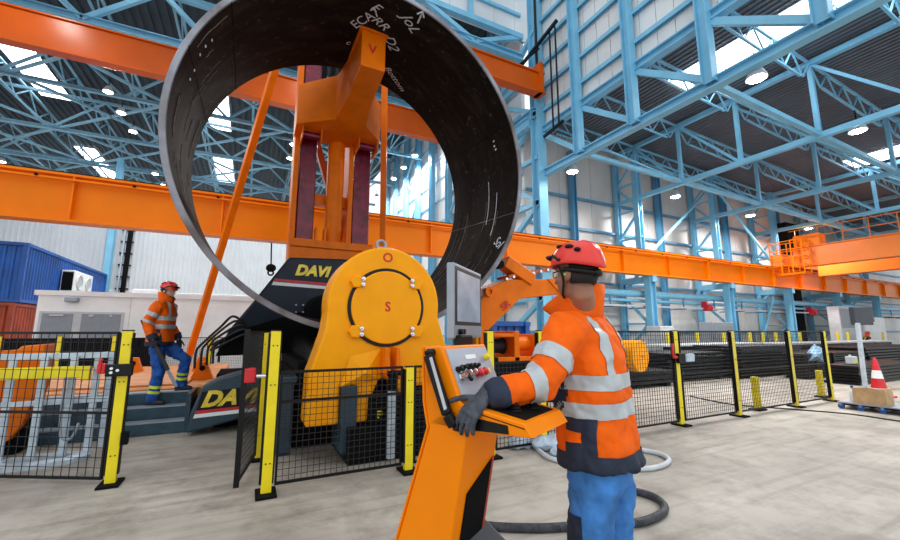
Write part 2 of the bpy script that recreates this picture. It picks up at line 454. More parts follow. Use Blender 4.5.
# low roof deck: ribs run along the hall
def deck(x0, x1, y0, y1, zf, pitch, d):
    m = MB(); pts = []; x = x0
    while x < x1:
        pts += [(x, 0), (x+pitch*.5, 0), (x+pitch*.6, d), (x+pitch*.95, d)]; x += pitch
    vs = []; fs = []
    for x, e in pts: vs += [(x, y0, zf(x)+e), (x, y1, zf(x)+e)]
    for i in range(len(pts)-1): fs.append((2*i, 2*i+1, 2*i+3, 2*i+2))
    m.add(vs, fs)
    return m
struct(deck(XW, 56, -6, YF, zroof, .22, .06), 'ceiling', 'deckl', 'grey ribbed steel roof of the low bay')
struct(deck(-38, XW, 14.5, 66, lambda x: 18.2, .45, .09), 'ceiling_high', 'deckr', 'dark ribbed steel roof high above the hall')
def skyl(name, x0, x1, y0, y1, zf, lab):
    m = MB(); n = max(1, int((y1-y0)/1.6))
    for k in range(n):
        a = y0+(y1-y0)*k/n; b = y0+(y1-y0)*(k+1)/n
        m.add([(x0, a+.03, zf(x0)-.02), (x1, a+.03, zf(x1)-.02), (x1, b-.03, zf(x1)-.02), (x0, b-.03, zf(x0)-.02)], [(0, 1, 2, 3)])
        m.add([(x0, a+.03, zf(x0)-.0), (x1, a+.03, zf(x1)-.0), (x1, b-.03, zf(x1)-.0), (x0, b-.03, zf(x0)-.0)], [(3, 2, 1, 0)])
    tag(m.build(name, 'sky'), lab, None, None, 'structure')
zl = lambda x: zroof(x)-.02
skyl('window_1', 14.3, 16.0, -2, 9.3, zl, 'bright long skylight strip in the low roof at the top right')
skyl('window_2', 28.6, 30.1, 1, 9.0, zl, 'bright skylight strip at the far right of the low roof')
zh = lambda x: 18.15
skyl('window_3', -14.3, -12.6, 24, 36.6, zh, 'bright skylight strip in the high roof at the far left')
skyl('window_4', -15.3, -13.8, 46, 54.5, zh, 'bright skylight strip above the middle of the runway beam at left')
skyl('window_5', -3.9, -2.4, 27, 36.6, zh, 'bright skylight strip seen inside the left of the shell')
skyl('window_6', -4.1, -2.5, 43, 50, zh, 'small bright skylight low inside the left of the shell')
skyl('window_7', -6.2, -4.6, 15, 21, zh, 'bright skylight patch above the upper left truss')
# trusses of the high roof (across the hall) and lattice joists (along it)
m = MB(); x = -36
while x < XW-.3:
    m.bb(x+.01, x+1.19, 14.45, 14.55, 15.75, 26); x += 1.2
m.bb(-36, XW, 14.5, 14.65, 15.75, 26)
struct(m, 'wall_clerestory', 'pan', 'pale panelled wall above the front roof truss at the top of the photo')
m = MB()
for k in range(8): m.beam((-36, 14.38, 15.9+k*1.15), (XW-.3, 14.38, 15.9+k*1.15), .14, .16)
for k in range(8): m.ibeam((8.2-k*5, 14.36, 15.75), (8.2-k*5, 14.36, 26), .24, .28, .03, .03, up=(0,1,0))
struct(m, 'trim_11', 'blue', 'blue girts on the pale wall above the front roof truss')
for i, y in enumerate((14.3, 20.6, 27, 33.4, 39.8, 46.2, 52.6, 59)):
    m = MB(); w = .34 if i < 2 else .2
    zt_ = 15.75 if i == 0 else 17.0
    m.ibeam((-36, y, 14.6), (XW-.3, y, 14.6), w, w, .04, .04); m.beam((-36, y, zt_), (XW-.3, y, zt_), w*.8)
    x = XW-.4; k = 0; st = 2.6
    while x > -35:
        a, b = (14.6, zt_) if k % 2 else (zt_, 14.6)
        m.beam((x, y, a), (x-st, y, b), w*.6); x -= st; k += 1
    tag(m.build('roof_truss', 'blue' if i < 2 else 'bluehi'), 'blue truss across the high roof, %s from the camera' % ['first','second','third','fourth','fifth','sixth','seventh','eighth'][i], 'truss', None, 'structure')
for i in range(13):
    x = 9.5-i*3.4; m = MB()
    m.beam((x, 20.6, 17.6), (x, 60, 17.6), .12); m.beam((x, 20.6, 16.4), (x, 60, 16.4), .1)
    y = 20.6; k = 0
    while y < 59:
        a, b = (17.6, 16.4) if k % 2 else (16.4, 17.6)
        m.beam((x, y, a), (x, y+1.6, b), .07); y += 1.6; k += 1
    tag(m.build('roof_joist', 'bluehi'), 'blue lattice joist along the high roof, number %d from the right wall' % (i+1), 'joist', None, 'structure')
m = MB()
for i, y in enumerate((20.6, 27, 33.4, 39.8, 46.2, 52.6)):
    for x in (8.5, 1.7, -5.1, -11.9, -18.7, -25.5):
        m.beam((x, y, 14.7), (x-6.8, y+6.4, 14.7), .13); m.beam((x-6.8, y, 14.7), (x, y+6.4, 14.7), .13)
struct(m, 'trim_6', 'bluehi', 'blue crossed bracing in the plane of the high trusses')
m = MB(); m.ibeam((-9.6, YB-.5, 0), (-9.6, YB-.5, 14.6), .4, .5, .04, .04)
tag(m.build('wall_column', 'blue'), 'single blue column rising above the runway beam at left', 'column', None, 'structure')
m = MB(); m.ibeam((2.6, YB+6, 0), (2.6, YB+6, 14.6), .5, .6, .04, .04)
tag(m.build('wall_column', 'blue'), 'blue column seen between the two dark red slides', 'column', None, 'structure')
# conduits on the white wall
t = thing('conduit_riser', (-8.6, YB-.3, 0), 'dark conduit riser on the white wall left of the worker', 'pipe')
MB().tube((-8.65, YB-.35, 0), (-8.5, YB-.35, 10.4), .16).build('pipe', 'blackm', t, smooth=True)
MB().tube((-8.95, YB-.3, 0), (-8.85, YB-.3, 10.4), .07).build('cable', 'alu', t, smooth=True)
each(t, 'clip', 'blackm', [MB().bb(-9.1, -8.3, YB-.2, YB-.1, 4.6+k*.9, 4.7+k*.9) for k in range(7)])
# far wall columns: laced pairs
for i, x in enumerate((17.4, 23.9, 30.4, 36.9, 43.4)):
    m = MB()
    m.ibeam((x, 13.0, 0), (x, 13.0, 4.2), .34, .4, .035, .03, up=(1,0,0))
    m.ibeam((x, 13.35, 4.2), (x, 13.35, 10.6), .3, .3, .035, .03, up=(1,0,0))
    m.ibeam((x, 14.6, 0), (x, 14.6, 10.6), .26, .26, .035, .03, up=(1,0,0))
    for k in range(7):
        a, b = (13.2, 14.6) if k % 2 else (14.6, 13.2)
        m.beam((x, a, .4+k*1.45), (x, b, 1.85+k*1.45), .11); m.beam((x, 13.2, .4+k*1.45), (x, 14.6, .4+k*1.45), .09)
    m.beam((x, 12.7, 4.0), (x, 14.6, 4.0), .3, .3)
    tag(m.build('laced_column', 'blue'), 'blue laced column pair on the far wall, %s right of the corner column' % ['first','second','third','fourth','fifth'][i], 'column', None, 'structure')
    if i < 4:
        m = MB(); m.ibeam((x-3.2, 14.55, 0), (x-3.2, 14.55, 10.6), .28, .28, .03, .03, up=(1,0,0))
        tag(m.build('wall_post', 'bluedk'), 'single blue wall post on the far wall just left of the %s laced column' % ['first','second','third','fourth'][i], 'column', None, 'structure')
m = MB()
for z in (1.45, 5.0, 6.6, 8.2): m.beam((XW, 14.7, z), (56, 14.7, z), .1, .13)
m.beam((XW, 14.7, 3.9), (56, 14.7, 3.9), .1, .1)
struct(m, 'trim_7', 'bluedk', 'blue grey horizontal girts on the far wall')
m = MB()
for x0, x1, z0, z1 in ((29, 26.8, 3.6, .2), (17.4, 23.9, 5, 10), (23.9, 30.4, 10, 5), (30.4, 36.9, 5, 10), (36.9, 43, 10, 5)):
    m.beam((x0, 13.2, z0), (x1, 13.2, z1), .1)
struct(m, 'trim_8', 'blue', 'slanting blue braces between the far wall columns')
t = thing('service_pipe', (30, 13.5, 3), 'pale blue double service pipe running along the far wall', 'pipe')
for z, r in ((3.32, .17), (2.98, .08)): MB().tube((XW+.3, 13.55, z), (56, 13.55, z), r).build('pipe', 'blue', t, smooth=True)
MB().bb(XW+.4, 50, 13.3, 13.36, 2.66, 2.74).build('cable_tray', 'ltgrey', t)
each(t, 'bracket', 'bluedk', [MB().bb(12.4+k*2.7, 12.46+k*2.7, 13.3, 14.7, 2.62, 2.68).bb(12.4+k*2.7, 12.46+k*2.7, 13.4, 13.45, 2.62, 3.4) for k in range(16)])
m = MB().bb(33.2, 34.1, 13.8, 14.3, 0, 8.6).bb(32.9, 34.6, 13.7, 14.4, 7.6, 9)
tag(m.build('cable_duct', 'blackm', bevel=.03), 'tall black cable duct on the far wall left of the bridge crane', 'duct')
for x, lab in ((22.2, 'red hose reel on the far wall pipes left of the bridge crane'), (33.7, 'red hose reel on the far wall under the bridge crane')):
    t = thing('hose_reel', (x, 13.3, 2.3), lab, 'reel')
    MB().lathe((x-.22, 13.2, 2.75), (1, 0, 0), [(.19, 0), (.19, .03), (.15, .06), (.15, .38), (.19, .41), (.19, .44)], 20).build('drum', 'red', t, smooth=True)
    MB().bb(x-.06, x+.06, 13.2, 13.5, 2.7, 3.1).build('bracket', 'red', t)
# crane runway beams and cranes
t = thing('crane_runway', (10, 13, 4.13), 'long orange crane runway beam crossing the whole photo', 'beam')
MB().ibeam((-22, 12.9, 4.76), (58, 12.9, 4.76), .42, 1.22, .06, .04).build('beam', 'crane', t)
each(t, 'stiffener', 'crane', [MB().bb(-20.4+k*3.25, -20.36+k*3.25, 12.71, 13.1, 4.2, 5.31) for k in range(24)])
MB().bb(-22, 58, 12.86, 12.94, 5.37, 5.45).build('rail', 'blackm', t)
MB().beam((-22, 12.66, 5.2), (58, 12.66, 5.2), .06, .05).build('edge_bar', 'crane', t)
each(t, 'bolt', 'blackm', [MB().tube((-20+k*1.9, 12.66, 5.23), (-20+k*1.9, 12.6, 5.23), .035, 8) for k in range(40)])
t = thing('overhead_crane', (0, 15.7, 11.6), 'dark orange overhead crane with two girders high across the hall', 'crane')
for y, zt in ((12.7, 12.62), (18.6, 13.0)):
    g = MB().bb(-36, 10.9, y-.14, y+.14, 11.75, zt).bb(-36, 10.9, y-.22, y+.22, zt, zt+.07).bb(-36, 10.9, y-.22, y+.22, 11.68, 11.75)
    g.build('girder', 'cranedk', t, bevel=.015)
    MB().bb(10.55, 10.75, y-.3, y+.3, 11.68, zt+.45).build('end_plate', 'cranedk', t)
m = MB().ibeam((10.85, 13.6, 10.9), (10.85, 19.5, 10.9), .3, .5, .05, .04)
struct(m, 'trim_9', 'blue', 'blue runway girder for the overhead crane along the high wall')
# bridge crane at right
t = thing('bridge_crane', (30, 9, 5.4), 'pale orange bridge crane with a walkway railing at the right', 'crane')
for x in (30.2, 33.2): MB().bb(x-.3, x+.3, -6, 12.3, 5.35 if x < 31 else 5.0, 6.55 if x < 31 else 6.1).bb(x-.42, x+.42, -6, 12.3, 6.5 if x < 31 else 6.1, 6.56 if x < 31 else 6.16).build('girder', 'cranel', t, bevel=.02)
MB().bb(29.2, 34.4, 12.5, 13.2, 5.48, 6.2).build('end_carriage', 'cranel', t, bevel=.02)
mm = MB()
for k in range(17): mm.tube((29.75, -5.6+k*1.1, 6.55), (29.75, -5.6+k*1.1, 7.6), .022, 6)
for z in (7.1, 7.6): mm.tube((29.75, -5.8, z), (29.75, 12.3, z), .022, 6)
mm.build('railing', 'cranel', t)
mm = MB()
for x in (28.9, 29.7):
    for k in range(4): mm.tube((x, 11.4+k*.55, 4.9), (x, 11.4+k*.55, 6.9), .03, 6)
for z in (4.9, 5.4, 5.9, 6.4, 6.9):
    for x in (28.9, 29.7): mm.tube((x, 11.4, z), (x, 13.05, z), .025, 6)
    mm.tube((28.9, 11.4, z), (29.7, 11.4, z), .025, 6); mm.tube((28.9, 13.05, z), (29.7, 13.05, z), .025, 6)
mm.bb(28.9, 29.7, 11.4, 13.05, 4.84, 4.9)
mm.build('service_platform', 'crane', t)
MB().bb(29.9, 30.7, 10.9, 12.2, 6.55, 7.3).build('drive_housing', 'crane', t, bevel=.04)
# conductor mast in the corner
t = thing('conductor_mast', (11.0, 12.2, 8.8), 'black conductor mast with two hanging rods in the upper corner', 'mast')
MB().tube((10.9, 13.0, 12.9), (10.9, 13.0, 19.5), .06).build('pole', 'black', t, smooth=True)
MB().beam((10.6, 14.6, 13.6), (10.9, 11.6, 14.6), .12).beam((10.6, 14.3, 13.9), (10.7, 12.6, 13.9), .08).build('arm', 'black', t)
for y in (11.75, 12.1): MB().tube((10.9, y, 14.4), (10.9, y, 9.9), .04).build('rod', 'black', t, smooth=True)
MB().beam((10.9, 11.5, 9.95), (10.9, 12.7, 9.8), .1).build('foot_arm', 'black', t)
# ------------------------------------------------------------ lamps
LAMPS = [(-7.64, 26.15, 14.3, 'first bright lamp of the row at the upper left'), (-7.6, 28.5, 14.3, 'second bright lamp of the row at the upper left'), (-7.55, 31.0, 14.3, 'third bright lamp of the row at the upper left'),
 (-17.7, 41.3, 14.3, 'bright lamp at the left edge of the photo above the runway beam'), (-7.7, 39.0, 14.3, 'bright lamp left of the shell just above the runway beam'), (-7.6, 41.8, 14.3, 'lower bright lamp left of the shell just above the runway beam'),
 (1.95, 28.3, 14.3, 'upper bright lamp beside the tower left column'), (1.96, 30.8, 14.3, 'lower bright lamp beside the tower left column'),
 (10.2, 26.2, 14.3, 'first bright lamp of the row right of the tower'), (10.2, 28.6, 14.3, 'second bright lamp of the row right of the tower'), (10.25, 31.2, 14.3, 'third bright lamp of the row right of the tower'),
 (10.3, 34.5, 14.3, 'fourth bright lamp of the row right of the tower'), (10.3, 36.5, 14.3, 'lowest bright lamp of the row right of the tower'),
 (11.75, 12.0, 8.1, 'bright lamp under the wall girder beside the corner column'), (18.6, 12.1, 8.1, 'bright lamp above the far wall left of the first laced column pair'), (11.6, 5.05, 8.1, 'bright lamp under the wall girder at the top right'),
 (17.8, 5.1, 8.1, 'bright lamp in the low bay at the right edge'), (25.2, 12.1, 8.0, 'bright lamp above the far wall in the middle of the low bay'), (31.3, 11.9, 7.9, 'bright lamp above the far wall over the bridge crane end')]
def lamp(x, y, z, lab):
    t = thing('high_bay_lamp', (x, y, z), lab, 'lamp')
    MB().lathe((x, y, z), (0, 0, 1), [(.2, .02), (.24, .0), (.24, .06), (.2, .14), (.13, .3), (.08, .34)], 24).build('housing', 'ltgrey', t, smooth=True)
    MB().lathe((x, y, z-.02), (0, 0, 1), [(.01, 0), (.19, 0), (.19, .03), (.01, .03)], 24).build('diffuser', 'diff', t)
    MB().tube((x, y, z+.32), (x, y, z+.75), .02, 6).build('hanger', 'blackm', t)
    return t
def light(x, y, z, power, size=.7, col=(1, .97, .93)):
    l = bpy.data.lights.new('bright lamp light', 'AREA'); l.shape = 'DISK'; l.size = size; l.energy = power; l.color = col
    o = bpy.data.objects.new('lamp_light', l); COL.objects.link(o); o.location = (x, y, z)
    return o
for x, y, z, lab in LAMPS:
    lamp(x, y, z, lab)
    light(x, y, z-.08, 35 if (x < 12 and 10 < y < 13) else (90 if y > 34 else 300 if y > 27 else 700) if z > 10 else 450)

for x, y, lab in ((-7.6, 16.2, 'added unseen lamp continuing the upper left row, nearest of that row and above the picture'), (1.95, 16.2, 'added unseen lamp high over the shell, above the picture'), (-7.6, 21, 'added unseen lamp continuing the upper left row, second nearest and above the picture')):
    lamp(x, y, 14.3, lab); light(x, y, 14.2, 90)  # unseen lamps continuing the rows, added to brighten the office and operator
# ------------------------------------------------------------ survey helper: sight line from the camera stand met with an upright plane along the hall
PIT = math.atan(61/400)
def ray(u, v):
    dx = (u-450)/400; dy = (270-v)/400
    y = math.cos(PIT)-dy*math.sin(PIT); z = (math.sin(PIT)+dy*math.cos(PIT))/y; r = dx/y
    return V3((CB+r*CA, CA-r*CB, z))
def at(u, v, Y):
    q = ray(u, v); t = Y/q.y
    return V3((q.x*t, Y, 1.5+q.z*t))
def poly(pts, Y): return [(p.x, p.z) for p in (at(u, v, Y) for u, v in pts)]
def gr(u, v, z=0):
    q = ray(u, v); t = (z-1.5)/q.z
    return V3((q.x*t, q.y*t, z))
# ------------------------------------------------------------ the rolled steel shell
RC0 = V3((1.56, 5.6, 4.14)); RC1 = V3((1.545, 8.1, 4.34)); RO, RI = 2.705, 2.625
rd = (RC1-RC0).normalized(); rx = V3((1, 0, 0)); rz = rx.cross(rd).normalized(); RL = (RC1-RC0).length
def onring(th, a, R): return RC0+rd*a+rx*(R*math.cos(th))+rz*(R*math.sin(th))
shell = thing('steel_shell', (1.53, 6.85, 1.4), 'huge rolled black steel ring held upright in the bending machine', 'steel ring')
N = 160; rings = []
for i in range(N):
    th = 2*PI*i/N
    rings.append([onring(th, 0.012, RI)]+[onring(th, RL*k/6, RI) for k in range(1, 7)]+[onring(th, RL, RO), onring(th, .012, RO)])
mb = MB(); mb.loft(rings, closed=True); mb.build('shell', 'shell', shell, smooth=True)
rings = [[onring(2*PI*i/N, a, R) for a, R in ((0, RI+.006), (.012, RI), (.02, RI-.002), (.02, RO+.002), (.012, RO), (0, RO-.006))] for i in range(N)]
MB().loft(rings, closed=True).build('cut_edge', 'rim', shell, smooth=True)
for deg in (-12, 24, 47, 97, 141, 160):
    m = MB(); th = math.radians(deg)
    pts = [onring(th+random.uniform(-.002, .002), a, RI-.002) for a in [RL*k/14 for k in range(15)]]
    m.path(pts, .006, 5); m.build('weld_seam', 'rim' if deg == -12 else 'shell', shell)
def chalk_fn(deg, a0, rot=0):
    th0 = math.radians(deg); c, s = math.cos(math.radians(rot)), math.sin(math.radians(rot))
    def f(x, y, z):
        x, y = x*c-y*s, x*s+y*c
        return onring(th0-x/RI, a0-y, RI-.004-z)
    return f
for s, sz, deg, a, rot in (('E', .26, 90.5, .42, -20), ('ECA7', .27, 92.5, .78, 62), ('RR', .27, 86.6, .75, -25), ('D2', .3, 79.6, 1.12, -50), ('JoL', .3, 77, .42, -38), ('c', .2, 95, 1.55, 0), ('Bottom', .22, 70.5, 2.05, -35), ('Sol', .26, -24.5, .25, 60)):
    text(s, sz, chalk_fn(deg, a, rot), 'chalk_writing', 'chalk', shell, shear=.2, depth=.002)
def chalk_line(pts, r=.016):
    MB().path([onring(math.radians(d), a, RI-.006) for d, a in pts], r, 5).build('chalk_mark', 'chalk', shell)
chalk_line([(75, .3), (75.6, .02)]); chalk_line([(76.8, .13), (75.6, .02), (74.2, .12)])
for deg in (-6, 0): chalk_line([(deg+random.uniform(-.4, .4)-14+k*1.5, .95+deg*.05+k*.004) for k in range(14)], .006)
for k in range(26):
    d0 = random.uniform(-42, -2); a0 = random.uniform(.3, 2.2); L_ = random.uniform(6, 26)
    MB().path([onring(math.radians(d0-L_*q/8), a0+.01*math.sin(q*1.3+k), RI-.002) for q in range(9)], random.uniform(.003, .009), 4).build('scuff', 'streak', shell)
for k in range(22):
    d0 = random.uniform(150, 200); a0 = random.uniform(.2, 2.2); L_ = random.uniform(3, 14)
    MB().path([onring(math.radians(d0-L_*q/8), a0+.012*math.sin(q*1.3+k), RI-.002) for q in range(9)], random.uniform(.004, .01), 4).build('scuff', 'streak', shell)
mm = MB()
for d0, a0 in ((150, .45), (153, .43), (156, .46), (21, .6), (19, .62), (17.5, .6), (160, .6), (163, .63)): mm.ell(onring(math.radians(d0), a0, RI-.002), (.012, .03, .02), n=8, m=6)
mm.build('weld_dots', 'chalk', shell)

# ------------------------------------------------------------ bending machine
mach = thing('bending_machine', (1.5, 6.5, 0), 'huge orange and dark blue plate bending machine behind the low mesh fence', 'machine')
cx, cz = 1.57, 1.80
arc = [(cx+.735*math.cos(math.radians(a)), cz+.03+.75*math.sin(math.radians(a))) for a in range(-10, 193, 6)]
outl = arc+[(.815, 1.5), (.75, 1.28), (.665, 1.02), (.65, .42), (1.02, .42), (1.02, .85), (1.22, .85), (1.22, .42), (1.36, .42), (1.42, .73), (1.5, .92), (1.7, .9), (1.78, .68), (1.83, .42), (1.95, .8), (2.5, .8), (2.5, 1.0), (2.42, 1.3)]
yo = MB().xz(outl, 4.95, 5.42).build('drop_end_yoke', 'yoke', mach, bevel=.03)
MB().lathe((cx, 4.96, cz), (0, -1, 0), [(.5, 0), (.5, .03), (.455, .03), (.455, .0)], 64).build('bearing_ring', 'black', yo, smooth=True)
MB().lathe((cx, 4.95, cz), (0, -1, 0), [(.46, -.05), (.46, .035), (.45, .045), (.001, .046)], 64).build('roll_cover', 'yoke', yo, smooth=True)
text('S', .17, plane_fn((cx, 4.902, cz), (1, 0, 0), (0, 0, 1)), 'letter', 'redtxt', yo, bold=.003)
text('O', .17, plane_fn((cx, 4.948, cz+.64), (1, 0, 0), (0, 0, 1)), 'letter', 'redtxt', yo, bold=.003)
for a in (140, 42, 220, 320):
    ax, az = cx+.475*math.cos(math.radians(a)), cz+.475*math.sin(math.radians(a)); sg = 1 if math.cos(math.radians(a)) < 0 else -1
    c = MB(); c.lathe((ax-.035*sg, 4.96, az), (0, -1, 0), [(.085, 0), (.085, .07), (.075, .08), (.001, .08)], 6); cl = c.build('retainer_clamp', 'yoke', yo)
    for k in (-1, 1): MB().lathe((ax+.035*sg, 4.9, az+k*.035), (0, -1, 0), [(.03, 0), (.03, .035), (.022, .045), (.014, .045), (.014, .06), (.001, .062)], 12).build('bolt', 'chrome', cl)
MB().torus((cx-.02, 5.2, cz+.86), (0, 1, 0), .06, .02, 20, 8).bb(cx-.1, cx+.1, 5.12, 5.28, cz+.78, cz+.82).build('lifting_eye', 'grey', yo, smooth=True)
# folded gusset plates of the yoke foot
g = MB()
g.add([(1.02, 4.93, .85), (1.5, 4.93, 1.28), (1.5, 4.93, .92), (1.12, 4.93, 1.2), (1.3, 4.86, 1.0)], [(0, 3, 4), (3, 1, 4), (1, 2, 4), (0, 4, 2)])
g.build('gusset', 'yoke', yo)
for x in (1.5, 1.64): MB().xz([(x, 1.3), (x+.035, 1.3), (x+.075, .98), (x+.04, .92), (x-.005, 1.0)], 4.72, 4.96).build('clevis', 'mach', yo, bevel=.008)
t_ = MB().tube((1.585, 4.72, .9), (1.585, 4.72, .04), .048, 18).build('ram_rod', 'alu', mach, smooth=True)
MB().tube((1.6, 4.72, 1.02), (1.588, 4.72, .8), .06, 14).tube((1.52, 4.72, 1.0), (1.7, 4.72, 1.0), .03, 12).build('rod_eye', 'blackm', t_, smooth=True)
MB().bb(1.03, 1.21, 4.86, 5.3, .12, .86).build('guide_bar', 'teal', mach, bevel=.01)
MB().bb(.4, .56, 5.5, 5.8, 0.02, .92).bb(.36, .6, 5.45, 5.85, .86, .94).build('side_post', 'teal', mach, bevel=.015)
MB().bb(1.1, 2.8, 4.78, 5.75, 0, .4).bb(1.36, 2.8, 4.85, 5.7, .4, .74).build('front_foot', 'blackm', mach, bevel=.01)
text('P', .14, plane_fn((1.48, 4.84, .5), (1, 0, 0), (0, 0, 1)), 'letter', 'yellow', mach, bold=.004)
mm = MB()
for k in range(18): mm.bb(1.45, 2.75, 4.832, 4.85, .06+k*.036, .075+k*.036)
mm.build('grille', 'steelblk', mach)
MB().bb(.6, 2.9, 5.75, 8.5, 0, .95).bb(.62, .95, 5.75, 8.5, .95, 1.1).build('bed', 'blackm', mach, bevel=.02)
MB().tube((cx, 5.35, cz+.0), (cx, 8.6, cz+.06), .3, 40).build('top_roll', 'steelblk', mach, smooth=True)
for x in (1.0, 2.15): MB().tube((x, 5.75, 1.1), (x, 8.6, 1.2), .24, 32).build('side_roll', 'steelblk', mach, smooth=True)
MB().tube((1.585, 5.45, 1.0), (1.585, 8.5, 1.03), .3, 32).build('pinch_roll', 'steelblk', mach, smooth=True)
# rear housing with the gold lettering
YH = 8.6
hp = poly([(289, 257), (346, 259), (372, 262), (372, 345), (222, 345), (228, 331), (252, 303)], YH)
ho = MB().xz(hp, YH, YH+.9).build('rear_housing', 'navy', mach, bevel=.04)
MB().xz(poly([(300, 312), (372, 312), (372, 350), (215, 356), (230, 333)], YH-.03), YH-.03, YH).build('lower_cover', 'blackm', ho)
MB().xz(poly([(275, 278.5), (337, 284), (337, 286.5), (273.5, 281)], YH-.012), YH-.012, YH).build('red_stripe', 'red', ho)
MB().xz(poly([(273.3, 281.6), (337, 287), (337, 290), (271.5, 284.8)], YH-.012), YH-.012, YH).build('white_stripe', 'white', ho)
p = at(312, 271.5, YH-.002); pl = at(292, 275.7, YH-.002); prr = at(335, 279, YH-.002)
ex = V3((1, 0, -.03))
text('DAVI', .29, plane_fn(p-V3((0, .012, .0)), (1, 0, .0), (0, 0, 1)), 'lettering', 'gold', ho, shear=.3, bold=.016, depth=.02, sx=1.0)
for k in range(6):
    q = at(296+k % 3*7, 305+k//3*7, YH-.04); MB().tube(q, q-V3((0, .02, 0)), .018, 8).build('bolt', 'grey', ho)
m = MB().lathe(at(322, 313, YH-.02), (0, -1, 0), [(.36, 0), (.36, .12), (.3, .2), (.001, .2)], 40); m.build('roll_neck', 'blackm', ho, smooth=True)
# front carriage with the second lettering
YC = 7.05
cp = poly([(186, 434), (190, 414), (202, 387), (218, 379), (247, 371), (262, 372), (262, 415), (247, 417)], YC)
co = MB().xz(cp, YC, YC+.5).build('carriage_panel', 'teal', mach, bevel=.03)
MB().xz(poly([(202, 392), (213, 391), (262, 385), (262, 410), (194, 418)], YC-.01), YC-.01, YC).build('dark_plate', 'black', co)
text('DAVI', .3, plane_fn(at(229, 398, YC-.012), (1, 0, .02), (0, 0, 1)), 'lettering', 'gold', co, shear=.35, bold=.014, depth=.012, sx=1.05)
MB().xz(poly([(195.5, 411), (262, 404), (262, 406.3), (194.8, 414)], YC-.014), YC-.014, YC).build('red_stripe', 'red', co)
MB().xz(poly([(194.5, 414.5), (262, 406.8), (262, 410.5), (193, 418.5)], YC-.014), YC-.014, YC).build('white_stripe', 'white', co)
MB().bb(-.4, .6, YC+.5, 8.6, .0, .82).build('carriage_body', 'blackm', mach, bevel=.02)
# cables at the rear housing
for k in range(5):
    a = at(243+k*2.5, 322+k*3, 8.4); b = at(196+k*6, 352-k*1.5, 8.9); mid = (a+b)/2+V3((-.1*k, 0, .18-.09*k))
    MB().path([a, a+V3((-.18, 0, .1-.03*k)), mid, b+V3((.06, 0, .12)), b, b-V3((0, 0, .3))], .022, 8, smooth=6).build('hydraulic_hose', 'rubber', mach, smooth='all')
MB().bb(-.02, .25, 8.2, 8.7, .8, 1.45).build('valve_block', 'blackm', mach, bevel=.02)
# ------------------------------------------------------------ tower of the upper support
YT = 9.0
tw = thing('support_tower', (1.55, YT, .8), 'orange support tower behind the shell with two dark red greased slides', 'tower')
zc0 = .85; zt = 7.9
for x0, x1, xs0, xs1 in ((.65, .755, .775, 1.13), (1.84, 1.95, 1.97, 2.36)):
    MB().bb(x0, x1, YT-.1, YT+.55, zc0, zt).build('column', 'mach', tw, bevel=.015)
    s_ = MB().bb(xs0, xs1, YT-.05, YT+.4, 3.25, zt-.1).build('slide', 'wine', tw, bevel=.02)
    MB().bb(xs0-.02, xs1+.02, YT-.08, YT+.4, zc0, 3.25).build('slide_foot', 'mach', tw, bevel=.015)
    for x in (xs0-.03, xs1): MB().bb(x, x+.03, YT-.55, YT-.05, 5.55, 6.35).build('guide_cheek', 'mach', tw, bevel=.006)
    MB().bb(xs0-.03, xs1+.03, YT-.55, YT-.5, 5.85, 6.3).build('guide_plate', 'mach', tw)
    MB().tube((xs0, YT-.3, 5.72), (xs1, YT-.3, 5.72), .08, 16).build('guide_roller', 'wine', tw, smooth=True)
MB().tube((1.56, YT, 3.3), (1.56, YT, 6.3), .19, 28).build('lift_cylinder', 'mach', tw, smooth=True)
MB().bb(.66, 2.4, YT-.25, YT+.4, 2.95, 3.3).bb(.66, 2.4, YT-.3, YT-.25, 3.25, 3.42).build('cross_beam', 'mach', tw, bevel=.015)
each(tw, 'web_plate', 'mach', [MB().bb(x, x+.04, YT-.3, YT-.05, 3.3, 3.7) for x in (1.15, 1.33, 1.8)])
MB().bb(.7, 1.95, YT+.2, YT+.4, 4.35, 4.6).build('tie_beam', 'mach', tw)
MB().beam((1.05, YT+.45, 6.3), (1.9, YT+.45, 3.6), .16, .14).build('brace', 'cranedk', tw)
MB().bb(.5, 2.5, YT-.2, YT+.6, 0, zc0).build('base', 'blackm', tw)
# arm reaching into the shell: narrow head, wings spreading back to the tower
def arm():
    m = MB()
    S = [  # y, x half widths, z bottom, z top
        (6.42, .23, 6.02, 6.80), (6.95, .25, 5.98, 6.84)]
    cxh = 1.68
    head = [[V3((cxh-.22, 6.42, 6.12)), V3((cxh+.22, 6.42, 6.12)), V3((cxh+.22, 6.42, 6.84)), V3((cxh-.22, 6.42, 6.84))],
            [V3((cxh-.24, 7.25, 6.02)), V3((cxh+.24, 7.25, 6.02)), V3((cxh+.24, 7.25, 6.86)), V3((cxh-.24, 7.25, 6.86))],
            [V3((cxh-.34, 8.0, 5.86)), V3((cxh+.30, 8.0, 5.86)), V3((cxh+.30, 8.0, 6.86)), V3((cxh-.34, 8.0, 6.86))],
            [V3((.62, 8.45, 5.8)), V3((2.42, 8.45, 5.8)), V3((2.42, 8.45, 6.7)), V3((.62, 8.45, 6.7))],
            [V3((.62, 9.0, 5.75)), V3((2.42, 9.0, 5.75)), V3((2.42, 9.0, 6.7)), V3((.62, 9.0, 6.7))]]
    return m.loft(head)
ar = arm().build('arm', 'mach', tw, bevel=.012)
text('V', .24, plane_fn((1.66, 6.415, 6.47), (1, 0, 0), (0, 0, 1)), 'letter', 'redtxt', ar, bold=.004)
MB().bb(1.42, 1.94, 6.36, 7.4, 6.8, 6.88).build('shoe', 'mach', ar, bevel=.01)
